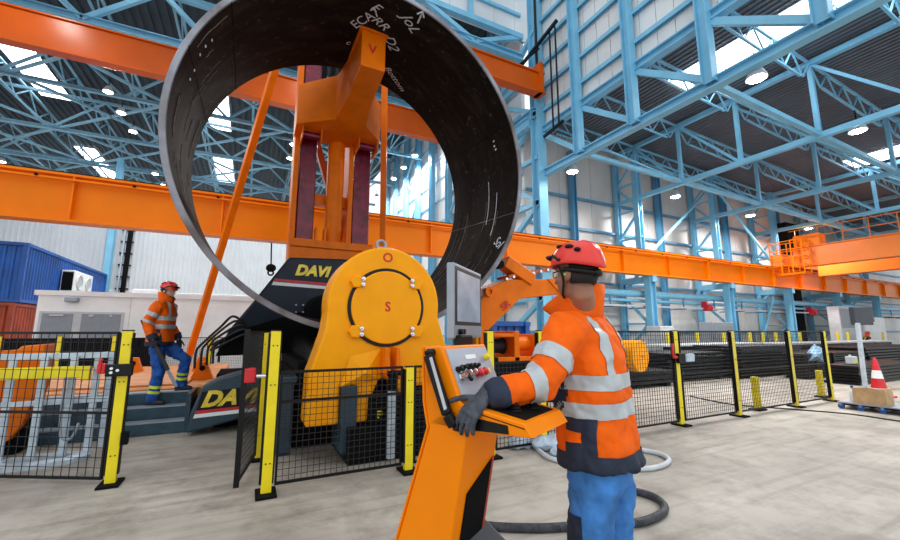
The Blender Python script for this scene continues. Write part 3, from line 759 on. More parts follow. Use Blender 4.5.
each(tw, 'cable_chain', 'blackm', [MB().bb(1.2+k*.2, 1.32+k*.2, YT+.4, YT+.5, 6.3, 8) for k in range(3)])
for p0, p1 in (((.3, 8.45, 7.8), (-1.45, 13.3, .56)), ((2.66, YT, 7.8), (3.25, 10.6, .2))):
    sN = MB().beam(p0, p1, .15, .15).build('strut', 'mach', tw, bevel=.012)
each(tw, 'strut_bracket', 'mach', [MB().beam((.27, 8.5, 7.72), (.7, YT, 7.72), .16), MB().beam((2.36, YT, 7.6), (2.7, YT, 7.75), .16)])
# ------------------------------------------------------------ side support arm
YS = 6.6
sa = thing('side_support', (4.2, YS, 0), 'orange bent side support arm touching the lower right of the shell', 'support arm')
MB().xz(poly([(480, 334), (481, 300), (491, 287), (507, 279.5), (549, 279), (561, 294), (520, 299), (489, 330), (486, 345), (480, 345)], YS), YS, YS+.55).build('arm', 'mach', sa, bevel=.02)
MB().xz(poly([(476, 330), (486, 322), (488, 340), (484, 372), (476, 372)], YS+.05), YS+.05, YS+.5).build('arm_root', 'yoke', sa, bevel=.02)
b = gr(480, 372, .9); MB().bb(3.75, 4.35, YS, YS+.55, 0, 1.0).build('base', 'blackm', sa, bevel=.02)
text('SR', .2, plane_fn(at(505.5, 305.5, YS-.012), (1, 0, .75), (-.75, 0, 1)), 'letter', 'redtxt', sa, bold=.004)
q = at(488, 292, YS); MB().lathe(q+V3((0, .02, 0)), (0, -1, 0), [(.1, 0), (.1, .1), (.05, .1), (.05, .06), (.001, .06)], 20).build('pin', 'mach', sa, smooth=True)
MB().xz(poly([(548, 279), (557, 277.5), (563, 292), (561, 294)], YS-.03), YS-.03, YS+.55).build('end_plate', 'mach', sa, bevel=.008)
MB().beam(at(503, 262, YS+.1), at(530, 281, YS+.1), .3, .26).build('roller_arm', 'mach', sa, bevel=.02)
MB().tube(at(501, 264, YS-.1), at(501, 264, YS-.1)+V3((0, .5, 0)), .08, 18).build('roller', 'blackm', sa, smooth=True)
fl = MB().beam(at(503, 278, YS+.2), at(518, 273, YS+.2), .45, .06).build('bolt_flange', 'cranedk', sa)
MB().beam(at(529, 273, YS+.2), at(553, 268, YS+.2), .45, .06).build('bolt_flange', 'cranedk', sa)
for u, v in ((506, 279), (513, 277), (533, 273), (540, 271.5), (547, 270)):
    q = at(u, v, YS); MB().tube(q, q-V3((0, .04, 0)), .03, 8).build('bolt', 'chrome', fl)
# ------------------------------------------------------------ stairs and deck
st = thing('steel_steps', (-1.6, 7.7, 0), 'three dark checker plate steps up to the orange deck', 'steps')
for k in range(3):
    y0 = 7.4+.26*k
    MB().bb(-2.55+.0*k, -.74, y0, y0+.29, 0 if k == 0 else .18*k-.02, .18*(k+1)).build('step', 'tread', st, bevel=.012)
    MB().bb(-2.55, -.74, y0-.012, y0+.2, .18*(k+1)-.012, .18*(k+1)+.008).build('step_nose', 'grey', st)
MB().bb(-.76, -.7, 7.38, 8.2, .0, .56).build('side_plate', 'teal', st)
dk = thing('orange_deck', (-1.6, 10.5, 0), 'wide orange plate deck the distant worker steps down from', 'deck')
MB().bb(-3.6, -.42, 8.2, 13.5, .42, .56).build('deck_plate', 'deck', dk, bevel=.01)
MB().bb(-3.55, -.5, 8.3, 13.4, 0, .42).build('frame', 'blackm', dk)
MB().bb(-3.2, -.9, 8.6, 11.8, .56, .59).build('loose_plate', 'deck', dk)
for i, (u, v) in enumerate(((201, 371), (133, 372), (196, 360))):
    p = gr(u, v, .58)
    if p.y > 13.2 or p.y < 8.3: p = V3((-.75, 9.5, .56)) if i != 1 else V3((-2.6, 12, .56))
    l = thing('deck_lug', (p.x, p.y, .56), ['orange bolted lug near the right end of the deck', 'orange bolted lug left behind the walking worker', 'small orange lug beside the strut foot'][i], 'lug')
    MB().xz([(p.x-.2, .56), (p.x+.2, .56), (p.x+.12, .75), (p.x+.07, .9), (p.x-.07, .9), (p.x-.12, .75)], p.y-.1, p.y+.1).build('bracket', 'mach', l, bevel=.01)
    MB().tube((p.x, p.y-.13, .78), (p.x, p.y+.13, .78), .05, 14).build('pin', 'blackm', l, smooth=True)
# ------------------------------------------------------------ fences
def post_mesh(x, y, h, lab, name='fence_post', rot=0, m='yellow'):
    t = thing(name, (x, y, 0), lab, 'fence post', None)
    MB().bb(x-.045, x+.045, y-.035, y+.035, .02, h).build('post', m, t, bevel=.006)
    each(t, 'clamp_rail', 'black', [MB().bb(x-.065, x-.047, y-.03, y+.03, .1, h-.02), MB().bb(x+.047, x+.058, y-.03, y+.03, .1, h-.02)])
    MB().bb(x-.09, x+.09, y-.13, y+.13, 0, .025).build('foot_plate', 'blackm', t, bevel=.006)
    MB().bb(x-.047, x+.047, y-.037, y+.037, h, h+.012).build('cap', 'black', t)
    if y < 6:
        for z in (.28, h*.66, h-.14):
            for dx in (-.018, .018): MB().tube((x+dx, y-.034, z), (x+dx, y-.04, z), .007, 6).build('bolt_hole', 'black', t)
    t.rotation_euler = (0, 0, rot)
    return t
def fence_panel(p0, p1, z0, z1, mids, lab, name='mesh_panel', cell=.055, cat='fence panel'):
    p0 = V3((*p0, 0)); p1 = V3((*p1, 0)); d = (p1-p0); L = d.length; d.normalize(); Z = V3((0, 0, 1))
    t = thing(name, (p0+p1)/2, lab, cat)
    f = MB()
    for z in [z0, z1]+mids: f.beam(p0+Z*z, p1+Z*z, .02, .026)
    for p in (p0, p1): f.beam(p+Z*(z0-.013), p+Z*(z1+.013), .026, .02, up=d)
    f.build('frame', 'black', t)
    w = MB(); n = int(L/cell)
    for k in range(1, n): w.beam(p0+d*(L*k/n)+Z*z0, p0+d*(L*k/n)+Z*z1, .0052, .0052, up=d)
    n = int((z1-z0)/cell*.92); nn = d.cross(Z)*.004
    for k in range(1, n): w.beam(p0+nn+Z*(z0+(z1-z0)*k/n), p1+nn+Z*(z0+(z1-z0)*k/n), .0052, .0052)
    w.build('wire_mesh', 'wire', t)
    return t
YFN = 4.34
P = [(.25, 4.32, 1.5, 'tall yellow fence post at the hinge of the open mesh gate'), (1.65, 4.32, 1.1, 'short yellow fence post just left of the operator console'),
     (2.72, YFN, 1.5, 'yellow fence post right behind the console screen'), (3.52, YFN, 1.5, 'yellow fence post behind the console tray and the operator arm'),
     (6.34, 4.36, 1.5, 'yellow fence post carrying the pink lock box right of the operator'),
     (7.93, YFN, 1.5, 'pale yellow fence post, first right of the lock box post'), (9.91, YFN, 1.5, 'pale yellow fence post, second right of the lock box post'), (11.42, YFN, 1.5, 'black and yellow fence post at the right end of the fence')]
for i, (x, y, h, lab) in enumerate(P):
    t = post_mesh(x, y, h, lab, m='yellow2' if i in (5, 6) else 'yellow')
    if i == 4:
        MB().bb(x-.06, x+.2, y-.1, y-.04, .98, 1.14).build('lock_box', 'black', t, bevel=.01)
        MB().bb(x+.1, x+.32, y-.12, y-.05, 1.0, 1.13).build('key_switch', 'bag', t, bevel=.015)
        MB().path([(x-.07, y-.07, 1.08), (x-.2, y-.1, 1.1), (x-.2, y-.1, 1.3)], .022, 8, smooth=4).build('handle', 'red', t, smooth='all')
PL = [((.33, 4.34), (1.57, 4.34), .08, 1.1, [.82], 'low black mesh panel in front of the bending machine'),
      ((1.73, YFN), (2.64, YFN), .08, 1.1, [.82], 'low black mesh panel partly hidden behind the console'),
      ((2.8, YFN), (3.44, YFN), .08, 1.1, [.82], 'short low mesh panel behind the console tray'),
      ((3.6, YFN), (4.86, YFN), .08, 1.49, [], 'tall black mesh panel mostly hidden behind the operator'),
      ((4.94, YFN), (6.25, YFN), .08, 1.49, [], 'tall black mesh panel just right of the operator, in front of the orange drum'),
      ((6.43, YFN), (7.85, YFN), .08, 1.49, [.8], 'tall black mesh panel right of the pink lock box'),
      ((8.01, YFN), (9.83, YFN), .08, 1.49, [.8], 'tall black mesh panel between the two pale yellow posts'),
      ((9.99, YFN), (11.34, YFN), .08, 1.49, [.8], 'tall black mesh panel at the right end of the fence')]
for a in PL: fence_panel(*a)
post_mesh(4.9, YFN, 1.49, 'yellow fence post hidden behind the operator')
# left gate side
t = post_mesh(-1.11, 5.27, 1.5, 'yellow fence post with a black lock box at the left of the gate opening')
MB().bb(-1.24, -1.02, 5.17, 5.23, 1.05, 1.17).build('lock_box', 'black', t, bevel=.012)
each(t, 'indicator', 'white', [MB().lathe((-1.1+dx, 5.168, 1.11+dz), (0, -1, 0), [(.014, 0), (.014, .008), (.001, .009)], 12) for dx, dz in ((-.09, .02), (-.09, -.02), (-.04, 0))])
MB().bb(-1.31, -1.24, 5.18, 5.26, 1.08, 1.18).bb(-1.3, -1.27, 5.16, 5.2, 1.1, 1.23).build('key_switch', 'red', t, bevel=.012)
each(t, 'hinge', 'blackm', [MB().bb(-1.06, -1.0, 5.2, 5.26, .38, .5), MB().bb(-1.06, -1.0, 5.2, 5.26, 1.33, 1.43)])
fence_panel((-1.2, 5.32), (-2.75, 6.2), .06, 1.48, [.68], 'tall black mesh panel at the left edge, in front of the aluminium railing', cell=.082)
g = fence_panel((.0, 4.5), (.17, 5.42), .08, 1.49, [], 'black mesh gate leaf standing open beside the tall yellow post', 'gate_leaf', cat='gate')
MB().beam((-.0, 4.5, .05), (-.0, 4.5, 1.52), .05, .06).build('stile', 'black', g)
MB().bb(.0, .1, 4.45, 4.56, 1.0, 1.14).build('lock_tongue', 'red', g, bevel=.012)
MB().tube((.06, 4.5, 1.06), (.2, 4.45, 1.06), .02, 8).build('handle', 'chrome', g, smooth=True)
post_mesh(.22, 5.5, 1.48, 'rear yellow and black post of the open mesh gate')
# far fence by the office
for i in range(6):
    x0 = -5.6+i*1.15
    pnl_ = fence_panel((x0+.06, 14.3), (x0+1.09, 14.3), .1, 1.3, [], 'dark mesh panel in front of the white office, %s from the left' % ['first','second','third','fourth','fifth','sixth'][i], cell=.045)
    if i < 3: MB().bb(x0+.08, x0+1.07, 14.31, 14.33, .1, 1.3).build('infill_sheet', 'blackm', pnl_)
    post_mesh(x0, 14.3, 1.36, 'small yellow post in front of the white office, %s from the left' % ['first','second','third','fourth','fifth','sixth'][i])
# far fence and yellow posts along the far wall
farp = [(563, 11.5), (597, 11.5), (668, 11.5), (697, 11.5), (724, 11.5), (750, 11.5), (763, 11.5), (776, 11.5), (800, 11.5), (838, 11.5), (848, 11.5), (883, 11.5)]
ords = ['first','second','third','fourth','fifth','sixth','seventh','eighth','ninth','tenth','eleventh','twelfth']
for i, (u, y) in enumerate(farp):
    p = at(u, 336, y)
    t = thing('marker_post', (p.x, y, 0), 'small yellow post near the far wall, %s counting from the operator' % ords[i], 'post')
    MB().bb(p.x-.07, p.x+.07, y-.05, y+.05, 0, 1.42).build('post', 'yellow', t, bevel=.01)
    MB().bb(p.x-.12, p.x+.12, y-.12, y+.12, 0, .03).build('foot_plate', 'blackm', t)
x = 9.2
for i in range(5):
    fence_panel((x+.05, 11.6), (x+3.4, 11.6), .15, 1.45, [], 'far black mesh panel along the far wall, %s from the operator' % ords[i], cell=.1); x += 3.5
for u, v, h, lab in ((758, 410, .62, 'short yellow bollard behind the first pale yellow post'), (822, 397, .6, 'short yellow bollard behind the second pale yellow post')):
    p = gr(u, v)
    t = thing('bollard', p, lab, 'bollard')
    MB().bb(p.x-.06, p.x+.06, p.y-.05, p.y+.05, .02, h).build('post', 'yellow', t, bevel=.01)
    MB().bb(p.x-.13, p.x+.13, p.y-.1, p.y+.1, 0, .03).build('foot_plate', 'blackm', t)
# ------------------------------------------------------------ left background
# containers
def container(name, x0, x1, y0, y1, z0, z1, m, lab, txt):
    t = thing(name, ((x0+x1)/2, (y0+y1)/2, z0), lab, 'container')
    body = MB(); body.bb(x0+.06, x1-.06, y0+.06, y1-.06, z0+.1, z1-.05)
    def ribs(axis):
        n = int((y1-y0)/.28)
        for k in range(n):
            y = y0+.15+k*.28
            body.prism([(x1-.07, y, z0+.15), (x1-.01, y+.05, z0+.15), (x1-.01, y+.14, z0+.15), (x1-.07, y+.19, z0+.15)], (0, 0, z1-z0-.3))
    ribs('y')
    n = int((x1-x0)/.3)
    for k in range(n):
        x = x0+.15+k*.3
        body.prism([(x, y0+.07, z0+.15), (x+.05, y0+.01, z0+.15), (x+.14, y0+.01, z0+.15), (x+.19, y0+.07, z0+.15)], (0, 0, z1-z0-.3))
    body.build('walls', m, t)
    fr = MB()
    for x in (x0, x1):
        for y in (y0, y1): fr.beam((x, y, z0), (x, y, z1), .16)
    for z in (z0+.08, z1-.06):
        for y in (y0, y1): fr.beam((x0, y, z), (x1, y, z), .12, .14)
        for x in (x0, x1): fr.beam((x, y0, z), (x, y1, z), .12, .14)
    fr.build('frame', m, t)
    for x in (x0, x1):
        for z in (z0, z1-.12): MB().bb(x-.1, x+.1, y0-.1, y0+.1, z, z+.12).build('corner_casting', m, t)
    if txt: text(txt, .3, plane_fn((x1-.95, y0-.02, (z0+z1)/2+.25), (0, 0, 1), (-1, 0, 0)), 'lettering', 'white', t, shear=.25, bold=.01)
    return t
container('shipping_container', -11.9, -9.15, 24.3, 35.6, 2.75, 5.42, 'cblue', 'blue corrugated shipping container on top of the rust red one', 'S CONNECT')
container('shipping_container', -12.2, -9.3, 24.3, 35.6, 0, 2.72, 'cred', 'rust red shipping container under the blue one', 'Art')
q = thing('cooling_unit', (-9.0, 29.6, 3.3), 'white cooling unit with two fans on the side of the blue container', 'cooling unit')
MB().bb(-9.1, -8.55, 28.2, 31.0, 3.55, 4.75).build('housing', 'white', q, bevel=.03)
MB().bb(-9.05, -8.6, 28.17, 28.21, 3.65, 4.65).build('dark_grille', 'blackm', q)
for y in (28.95, 30.3): MB().torus((-8.54, y, 4.15), (1, 0, 0), .38, .05, 24, 6).lathe((-8.55, y, 4.15), (1, 0, 0), [(.35, 0), (.35, .01), (.001, .012)], 20).build('fan', 'ltgrey', q, smooth=True)
# office
of = thing('site_office', (-1.5, 17.5, 0), 'low white office building with grey doors behind the worker', 'office building')
MB().bb(-5.6, 3.5, 16, 19.5, 0, 2.62).build('walls', 'white', of)
MB().bb(-5.68, 3.58, 15.93, 19.6, 2.56, 2.7).build('roof_edge', 'white', of)
each(of, 'panel_joint', 'ltgrey', [MB().bb(-3.4+k*2, -3.39+k*2, 15.99, 16.01, 0, 2.55) for k in range(4)])
for x0, x1 in ((-5.45, -4.75), (-4.55, -4.05), (-4.05, -3.6)):
    d = MB().bb(x0, x1, 15.95, 16.0, .02, 2.02).build('door', 'door', of, bevel=.008)
    MB().bb(x0+.18, x1-.2, 15.9, 15.95, 1.94, 1.99).build('door_closer', 'ltgrey', d)
MB().bb(-5.52, -3.53, 15.97, 16.005, 0, 2.08).build('door_frame', 'ltgrey', of)
w = MB().bb(-4.95, -4.65, 15.75, 16, 2.36, 2.5).build('wall_lamp', 'grey', of, bevel=.03)
t = thing('roof_tank', (-3.4, 17.6, 2.7), 'small white box on the office roof below the conduit', 'box')
MB().bb(-3.7, -2.9, 17.2, 17.9, 2.7, 2.95).build('box', 'white', t, bevel=.08)
MB().tube((-2.6, 17.4, 2.7), (-2.6, 17.4, 3.1), .06, 10).bb(-2.75, -2.4, 17.3, 17.5, 2.95, 3.05).build('vent', 'blackm', t)
t = thing('pendant_hook', at(271, 268, 12.6), 'small black hook hanging on a cable from the runway beam', 'hook')
a = at(271.5, 243, 12.62); b = at(271, 268, 12.6)
MB().tube(a, b, .02, 8).build('cable', 'blackm', t, smooth=True)
MB().ell(b, (.14, .08, .12), n=14, m=8).torus(b-V3((0, 0, .14)), (0, 1, 0), .07, .025, 18, 6).build('hook_block', 'blackm', t, smooth=True)
# aluminium railing standing behind the left panel
t = thing('aluminium_railing', (-2.2, 6.6, 0), 'silver aluminium railing with oval base plates standing behind the left mesh panel', 'railing')
for x, y in ((-3.1, 6.55), (-2.75, 6.55), (-2.42, 6.55), (-2.13, 6.5), (-1.86, 6.5), (-1.66, 6.6), (-1.56, 6.75)): MB().beam((x, y, .04), (x, y, 1.2), .07, .04, up=(0, 1, 0)).build('upright', 'alu', t, bevel=.006)
each(t, 'rail', 'alu', [MB().beam((-3.2, 6.53, 1.2), (-1.5, 6.58, 1.2), .06, .07), MB().beam((-3.2, 6.53, .66), (-1.5, 6.58, .66), .05, .06), MB().beam((-1.62, 6.6, 1.2), (-1.5, 7.1, 1.2), .06, .07)], bevel=.006)
for x in (-2.9, -2.05):
    m = MB(); Rr = 32
    rr = []
    for i in range(Rr):
        a = 2*PI*i/Rr; rr.append([V3((x+math.cos(a)*rx_, 6.45+math.sin(a)*ry_, z)) for rx_, ry_, z in ((.46, .26, 0), (.46, .26, .05), (.3, .14, .06), (.3, .14, 0))])
    m.loft(rr, closed=True); m.build('base_plate', 'alu', t, smooth=True)
MB().path([(-1.9, 6.42, 1.0), (-1.88, 6.4, .4), (-1.84, 6.4, .26), (-1.76, 6.4, .27), (-1.72, 6.42, .42)], .016, 8, smooth=6).build('hook_bar', 'grey', t, smooth='all')
t = thing('barrier_bar', (-2.3, 6.3, 1.0), 'yellow barrier bar lying across the aluminium railing', 'bar')
MB().beam((-3.3, 6.42, 1.02), (-1.72, 6.36, 1.02), .06, .13).build('bar', 'yellow', t, bevel=.008)
MB().bb(-1.74, -1.66, 6.32, 6.42, .92, 1.08).build('end_stop', 'yellow', t, bevel=.006)
t = thing('orange_chute', (-2.7, 7.0, 0), 'orange slanting steel block behind the aluminium railing at the left edge', 'steel block')
MB().xz(poly([(-20, 352), (17, 350), (21, 346), (45, 344), (43, 374), (33, 400), (22, 425), (8, 441), (-20, 452)], 6.95), 6.95, 7.3).build('body', 'mach', t, bevel=.02)
MB().xz(poly([(-20, 430), (30, 418), (12, 462), (-20, 470)], 7.05), 7.05, 7.38).build('foot', 'blackm', t)
# ------------------------------------------------------------ right: stock behind the fence
t = thing('orange_drum', (9.6, 7.5, .45), 'orange capped steel drum lying on dark scrap right of the operator', 'drum')
ca = at(641, 356.3, 7.3); dv = (TCAM @ V3((-.6, .8, 0))).normalized()
MB().lathe(ca, dv, [(.001, 0), (.4, 0), (.41, .02), (.41, 1.3), (.4, 1.32), (.001, 1.32)], 40).build('drum', 'yoke', t, smooth=True)
MB().beam(ca-dv*.01+V3((-.24, -.32, 0)), ca-dv*.01+V3((.24, .32, 0)), .02, .02).build('seam', 'mach', t)
random.seed(3)
stacks = [(9.4, 8.0, 3.0, 3, 0, 'black steel bar in the low heap under the orange drum', 'bars under the orange drum', 1.1),
          (12.45, 8.6, 2.7, 9, 0, 'black steel plate in the stack behind the pink lock box', 'plates behind the lock box', 1.6),
          (15.85, 8.2, 3.8, 11, 0, 'black steel plate in the tall stack behind the first pale yellow post', 'plates behind the first pale post', 1.5),
          (20.5, 8.4, 5.2, 7, 0, 'long black steel plate in the stack behind the blue sheet', 'plates behind the blue sheet', 1.8),
          (27.6, 8.6, 8.0, 6, 0, 'long black steel plate in the stack at the right edge', 'plates at the right edge', 2.0)]
for (x, y, L, n, z0, lab, grp, wd) in stacks:
    z = z0
    for k in range(2):   # bearers
        b_ = MB().bb(x-L*.35+k*L*.7-.06, x-L*.35+k*L*.7+.06, y-wd/2, y+wd/2, z, z+.1).build('timber_bearer', 'blackm')
        tag(b_, 'dark bearer under the %s' % grp, 'bearer', 'bearers under '+grp)
    z += .1; proto = None
    for k in range(n):
        th = .085 if n > 6 else .12
        if proto is None:
            o = MB().bb(x-L/2, x+L/2, y-wd/2, y+wd/2, z, z+th*.7).build('steel_plate', 'steelblk', bevel=.008); tag(o, lab, 'steel plate', grp); proto = o
        else:
            o = dup(proto, (proto.location.x+random.uniform(-.12, .12), proto.location.y+random.uniform(-.06, .06), z), random.uniform(-.012, .012))
        z += th
def table(x0, x1, y0, y1, h, lab):
    t = thing('roller_table', ((x0+x1)/2, (y0+y1)/2, 0), lab, 'table')
    MB().bb(x0, x1, y0, y1, h-.08, h).build('top', 'ltgrey', t, bevel=.01)
    MB().bb(x0+.1, x1-.1, y0+.08, y0+.2, h-.4, h-.08).build('apron', 'black', t)
    n = int((x1-x0)/2.2)+1
    for k in range(n+1):
        xx = x0+.15+(x1-x0-.3)*k/n
        for y in (y0+.12, y1-.12): MB().bb(xx-.06, xx+.06, y-.06, y+.06, 0, h-.08).build('leg', 'black', t)
table(13.6, 20.2, 9.7, 10.9, 1.0, 'long pale topped work table behind the black plate stacks')
table(21.5, 34, 9.7, 10.9, .95, 'long pale topped work table at the right edge')
q = thing('steel_bin', (16.6, 6.75, 0), 'dark steel bin under the pale blue plastic sheet', 'bin')
MB().bb(15.7, 17.6, 6.5, 7.1, .08, .78).build('bin', 'black', q, bevel=.01)
each(q, 'rib', 'steelblk', [MB().bb(x, x+.08, 6.45, 6.5, .08, .78) for x in (15.75, 16.3, 16.9, 17.5)])
each(q, 'runner', 'steelblk', [MB().bb(x, x+.12, 6.5, 7.1, 0, .08) for x in (15.8, 17.4)])
t = thing('plastic_sheet', (17.5, 7.3, .6), 'crumpled pale blue plastic sheet draped over stacked steel', 'sheet')
m = MB(); A_ = at(814, 343, 7.0); pts = [at(u, v, 6.6+dy) for u, v, dy in ((814, 344, .3), (826, 350, .0), (824, 362, -.1), (806, 363, 0), (809, 352, .1), (817, 356, -.35), (800, 360, .3), (826, 362, .5))]
m.add(pts, [(0, 1, 5), (1, 2, 5), (2, 3, 5), (3, 4, 5), (4, 0, 5), (0, 4, 6), (0, 7, 1), (1, 7, 2), (3, 6, 4), (0, 6, 7)])
m.build('sheet', 'cloth', t)
# cart, crate, cone
nl = gr(837, 402, .12); nr = gr(915, 411, .12); ce = (nr-nl); ce.z = 0; cl_ = ce.length; ce.normalize(); cn_ = V3((-ce.y, ce.x, 0)); cn_ = cn_ if cn_.x > 0 else -cn_
RCt = Matrix((ce, cn_, V3((0, 0, 1)))).transposed()
def ct(a, b, z): return V3((nl.x, nl.y, 0))+ce*a+cn_*b+V3((0, 0, z))
cart = thing('flat_cart', ct(cl_/2, .35, 0), 'low flat cart with blue wheels at the right edge', 'cart')
MB().box(ct(cl_/2, .35, .125), (cl_, .7, .03), RCt).build('platform', 'grey', cart, bevel=.006)
MB().box(ct(cl_/2, .35, .09), (cl_*.96, .5, .04), RCt).build('frame', 'blackm', cart)
for a in (.04, .32, cl_*.6, cl_-.1):
    for b in (.06, .62):
        MB().tube(ct(a, b-.02, .05), ct(a, b+.02, .05), .05, 18).build('wheel', 'cblue', cart, smooth=True)
        MB().box(ct(a, b, .09), (.04, .07, .05), RCt).build('caster_fork', 'grey', cart)
fb = gr(852, 403, .14); a0 = (V3((fb.x, fb.y, 0))-V3((nl.x, nl.y, 0))).dot(ce); fb2 = gr(889, 406, .14); a1 = (V3((fb2.x, fb2.y, 0))-V3((nl.x, nl.y, 0))).dot(ce)
bx = thing('plywood_box', ct((a0+a1)/2, .25, .14), 'open pale plywood box on the flat cart', 'box')
am = (a0+a1)/2; aw = a1-a0
MB().box(ct(am, .05, .28), (aw, .02, .28), RCt).box(ct(am, .43, .27), (aw, .02, .26), RCt).box(ct(a0+.01, .24, .275), (.02, .36, .27), RCt).box(ct(a1-.01, .24, .29), (.02, .36, .3), RCt).box(ct(am, .24, .15), (aw-.04, .36, .02), RCt).build('box', 'wood', bx)
for k, (da, dz, ln) in enumerate(((aw*.7, .425, aw*.55), (aw*.2, .42, aw*.3))):
    MB().box(ct(a0+da, .05+.02*k, dz), (ln, .03, .02), RCt @ Matrix.Rotation(.12*(1-2*k), 3, 'Y')).build('torn_flap', 'wood', bx)
kp = gr(880.5, 397); kx, ky, kz = kp.x, kp.y, 0
k = thing('traffic_cone', kp, 'red and white traffic cone standing behind the plywood box', 'cone')
MB().bb(kx-.22, kx+.22, ky-.22, ky+.22, kz, kz+.04).build('base', 'red', k, bevel=.015)
for z0, z1, m_ in ((.04, .2, 'white'), (.2, .42, 'red'), (.42, .6, 'white'), (.6, .88, 'red')):
    r = lambda z: .17-.14*(z/.88)
    MB().lathe((kx, ky, kz), (0, 0, 1), [(r(z0), z0), (r(z1), z1)] if z1 < .8 else [(r(.6), .6), (r(.86), .86), (.012, .88)], 28).build('cone' if m_ == 'red' else 'white_band', m_, k, smooth=True)
p = ct(.16, .3, .14); bt = thing('spray_bottle', p, 'small white and blue bottle at the left end of the cart', 'bottle')
MB().lathe(p, (0, 0, 1), [(.05, 0), (.055, .02), (.055, .17), (.03, .22), (.02, .24)], 18).build('body', 'white', bt, smooth=True)
MB().lathe(p+V3((0, 0, .24)), (0, 0, 1), [(.022, 0), (.022, .05), (.001, .055)], 14).build('cap', 'cblue', bt, smooth=True)
z = 0; proto = None
for q in range(6):
    o = MB().bb(15.3, 19.8, 5.15, 5.95, z, z+.075).build('steel_plate', 'steelblk', bevel=.008) if proto is None else dup(proto, (proto.location.x+random.uniform(-.1, .1), proto.location.y+random.uniform(-.03, .03), z), random.uniform(-.01, .01))
    if proto is None: proto = o; tag(o, 'black steel plate in the low stack behind the cart and the cone', 'steel plate', 'plates behind the cart')
    z += .09
jc = thing('jerry_can', (16.0, 5.5, z), 'white plastic can with a lime label on the low plate stack behind the fence end', 'can')
MB().bb(15.87, 16.13, 5.4, 5.6, z, z+.22).tube((15.94, 5.5, z+.21), (15.94, 5.5, z+.27), .03, 14).build('body', 'ltgrey', jc, bevel=.02)
MB().bb(15.9, 16.1, 5.395, 5.402, z+.03, z+.12).build('label', 'lime', jc)
# tall stand with a screen
sd = thing('screen_stand', (13.6, 4.95, 0), 'grey screen on a tall leaning pole at the right edge', 'stand')
b0 = gr(866, 392); 
top = at(857.5, 323, b0.y)
MB().beam(b0, top, .085, .085).build('pole', 'alu', sd, bevel=.01)
MB().bb(b0.x-.25, b0.x+.25, b0.y-.2, b0.y+.2, 0, .03).build('base', 'grey', sd)
s_ = MB().box(at(861, 316, b0.y), (.62, .12, .46), Matrix.Rotation(-.25, 3, 'Z')).build('screen_housing', 'hood', sd, bevel=.02)
MB().box(at(862.5, 315, b0.y)+V3((-.02, -.07, 0)), (.5, .02, .36), Matrix.Rotation(-.25, 3, 'Z')).build('screen', 'glass', s_)
# far cabinets and a seated helper
def cab(name, u0, u1, v0, Y, d, m, lab, cat, extra=None):
    a = at(u0, v0, Y); b = at(u1, v0, Y)
    t = thing(name, ((a.x+b.x)/2, Y+d/2, 0), lab, cat)
    MB().bb(a.x, b.x, Y, Y+d, 0.05, a.z).build('body', m, t, bevel=.03)
    MB().bb(a.x+.1, b.x-.1, Y-.03, Y, a.z*.55, a.z-.15).build('door', extra or m, t, bevel=.01)
    MB().bb(a.x+.05, b.x-.05, Y+.05, Y+d-.05, 0, .05).build('plinth', 'blackm', t)
    return t
cab('machine_cabinet', 838, 852, 306, 12.0, .6, 'ltgrey', 'beige machine cabinet left of the tall screen stand', 'cabinet', 'door')
cab('white_cabinet', 863, 884, 317, 11.9, .8, 'white', 'white cabinet behind the tall screen stand', 'cabinet')
cab('switch_cabinet', 712, 733, 322, 12.2, .7, 'door', 'grey switch cabinet in front of the far wall columns', 'cabinet')
cab('far_cabinet', 660, 674, 326, 11.85, .7, 'ltgrey', 'pale cabinet near the far wall behind the lock box post', 'cabinet')
hp_ = at(868, 349, 11.2)
# blue crate and winch behind the side support
cr = container('stock_crate', 6.55, 7.75, 10.2, 11.0, .0, 1.78, 'cblue', 'blue slatted crate seen behind the side support arm', '')
w = thing('winch_unit', (5.6, 8.3, 0), 'orange winch frame with dark drum behind the console', 'winch')
WS = V3((.45, 1.6, .22))
MB().bb(4.95, 6.7, 7.9, 8.8, .8, .9).bb(4.95, 5.7, 7.9, 8.8, 1.36, 1.44).bb(4.95, 5.05, 7.9, 8.8, .8, 1.42).bb(5.65, 5.8, 7.9, 8.8, .8, 1.5).bb(6.25, 6.6, 7.9, 8.8, .8, 1.42).build('frame', 'mach', w, bevel=.015)
MB().bb(4.95, 6.7, 7.95, 8.8, 0, .8).build('plinth', 'blackm', w)  # black block added to darken the area below the winch frame
for x in (4.75,): MB().lathe((5.1, 8.35, 1.14), (1, 0, 0), [(.2, 0), (.2, .03), (.17, .03), (.17, .48), (.2, .48), (.2, .51)], 28).build('drum', 'rubber', w, smooth=True)
MB().lathe((5.8, 8.2, 1.2), (1, 0, 0), [(.16, 0), (.16, .5), (.001, .5)], 24).build('motor', 'mach', w, smooth=True)
# plastic bags by the fence foot
for i, (u, v, r) in enumerate(((521, 447, .14), (548, 449, .19), (562, 456, .12))):
    p = gr(u, v); m = MB(); m.ell(p+V3((0, 0, r*.42)), (r*1.35, r, r*.5), n=18, m=10)
    me = applied(m, .02, 2, .09, .11, 'bag'); o = put(me, 'plastic_bag', 'bag', None, smooth=False)
    tag(o, ['small crumpled plastic bag left under the console tray', 'large crumpled plastic bag beside the white hose', 'small crumpled plastic bag at the hose bend'][i], 'plastic bag')
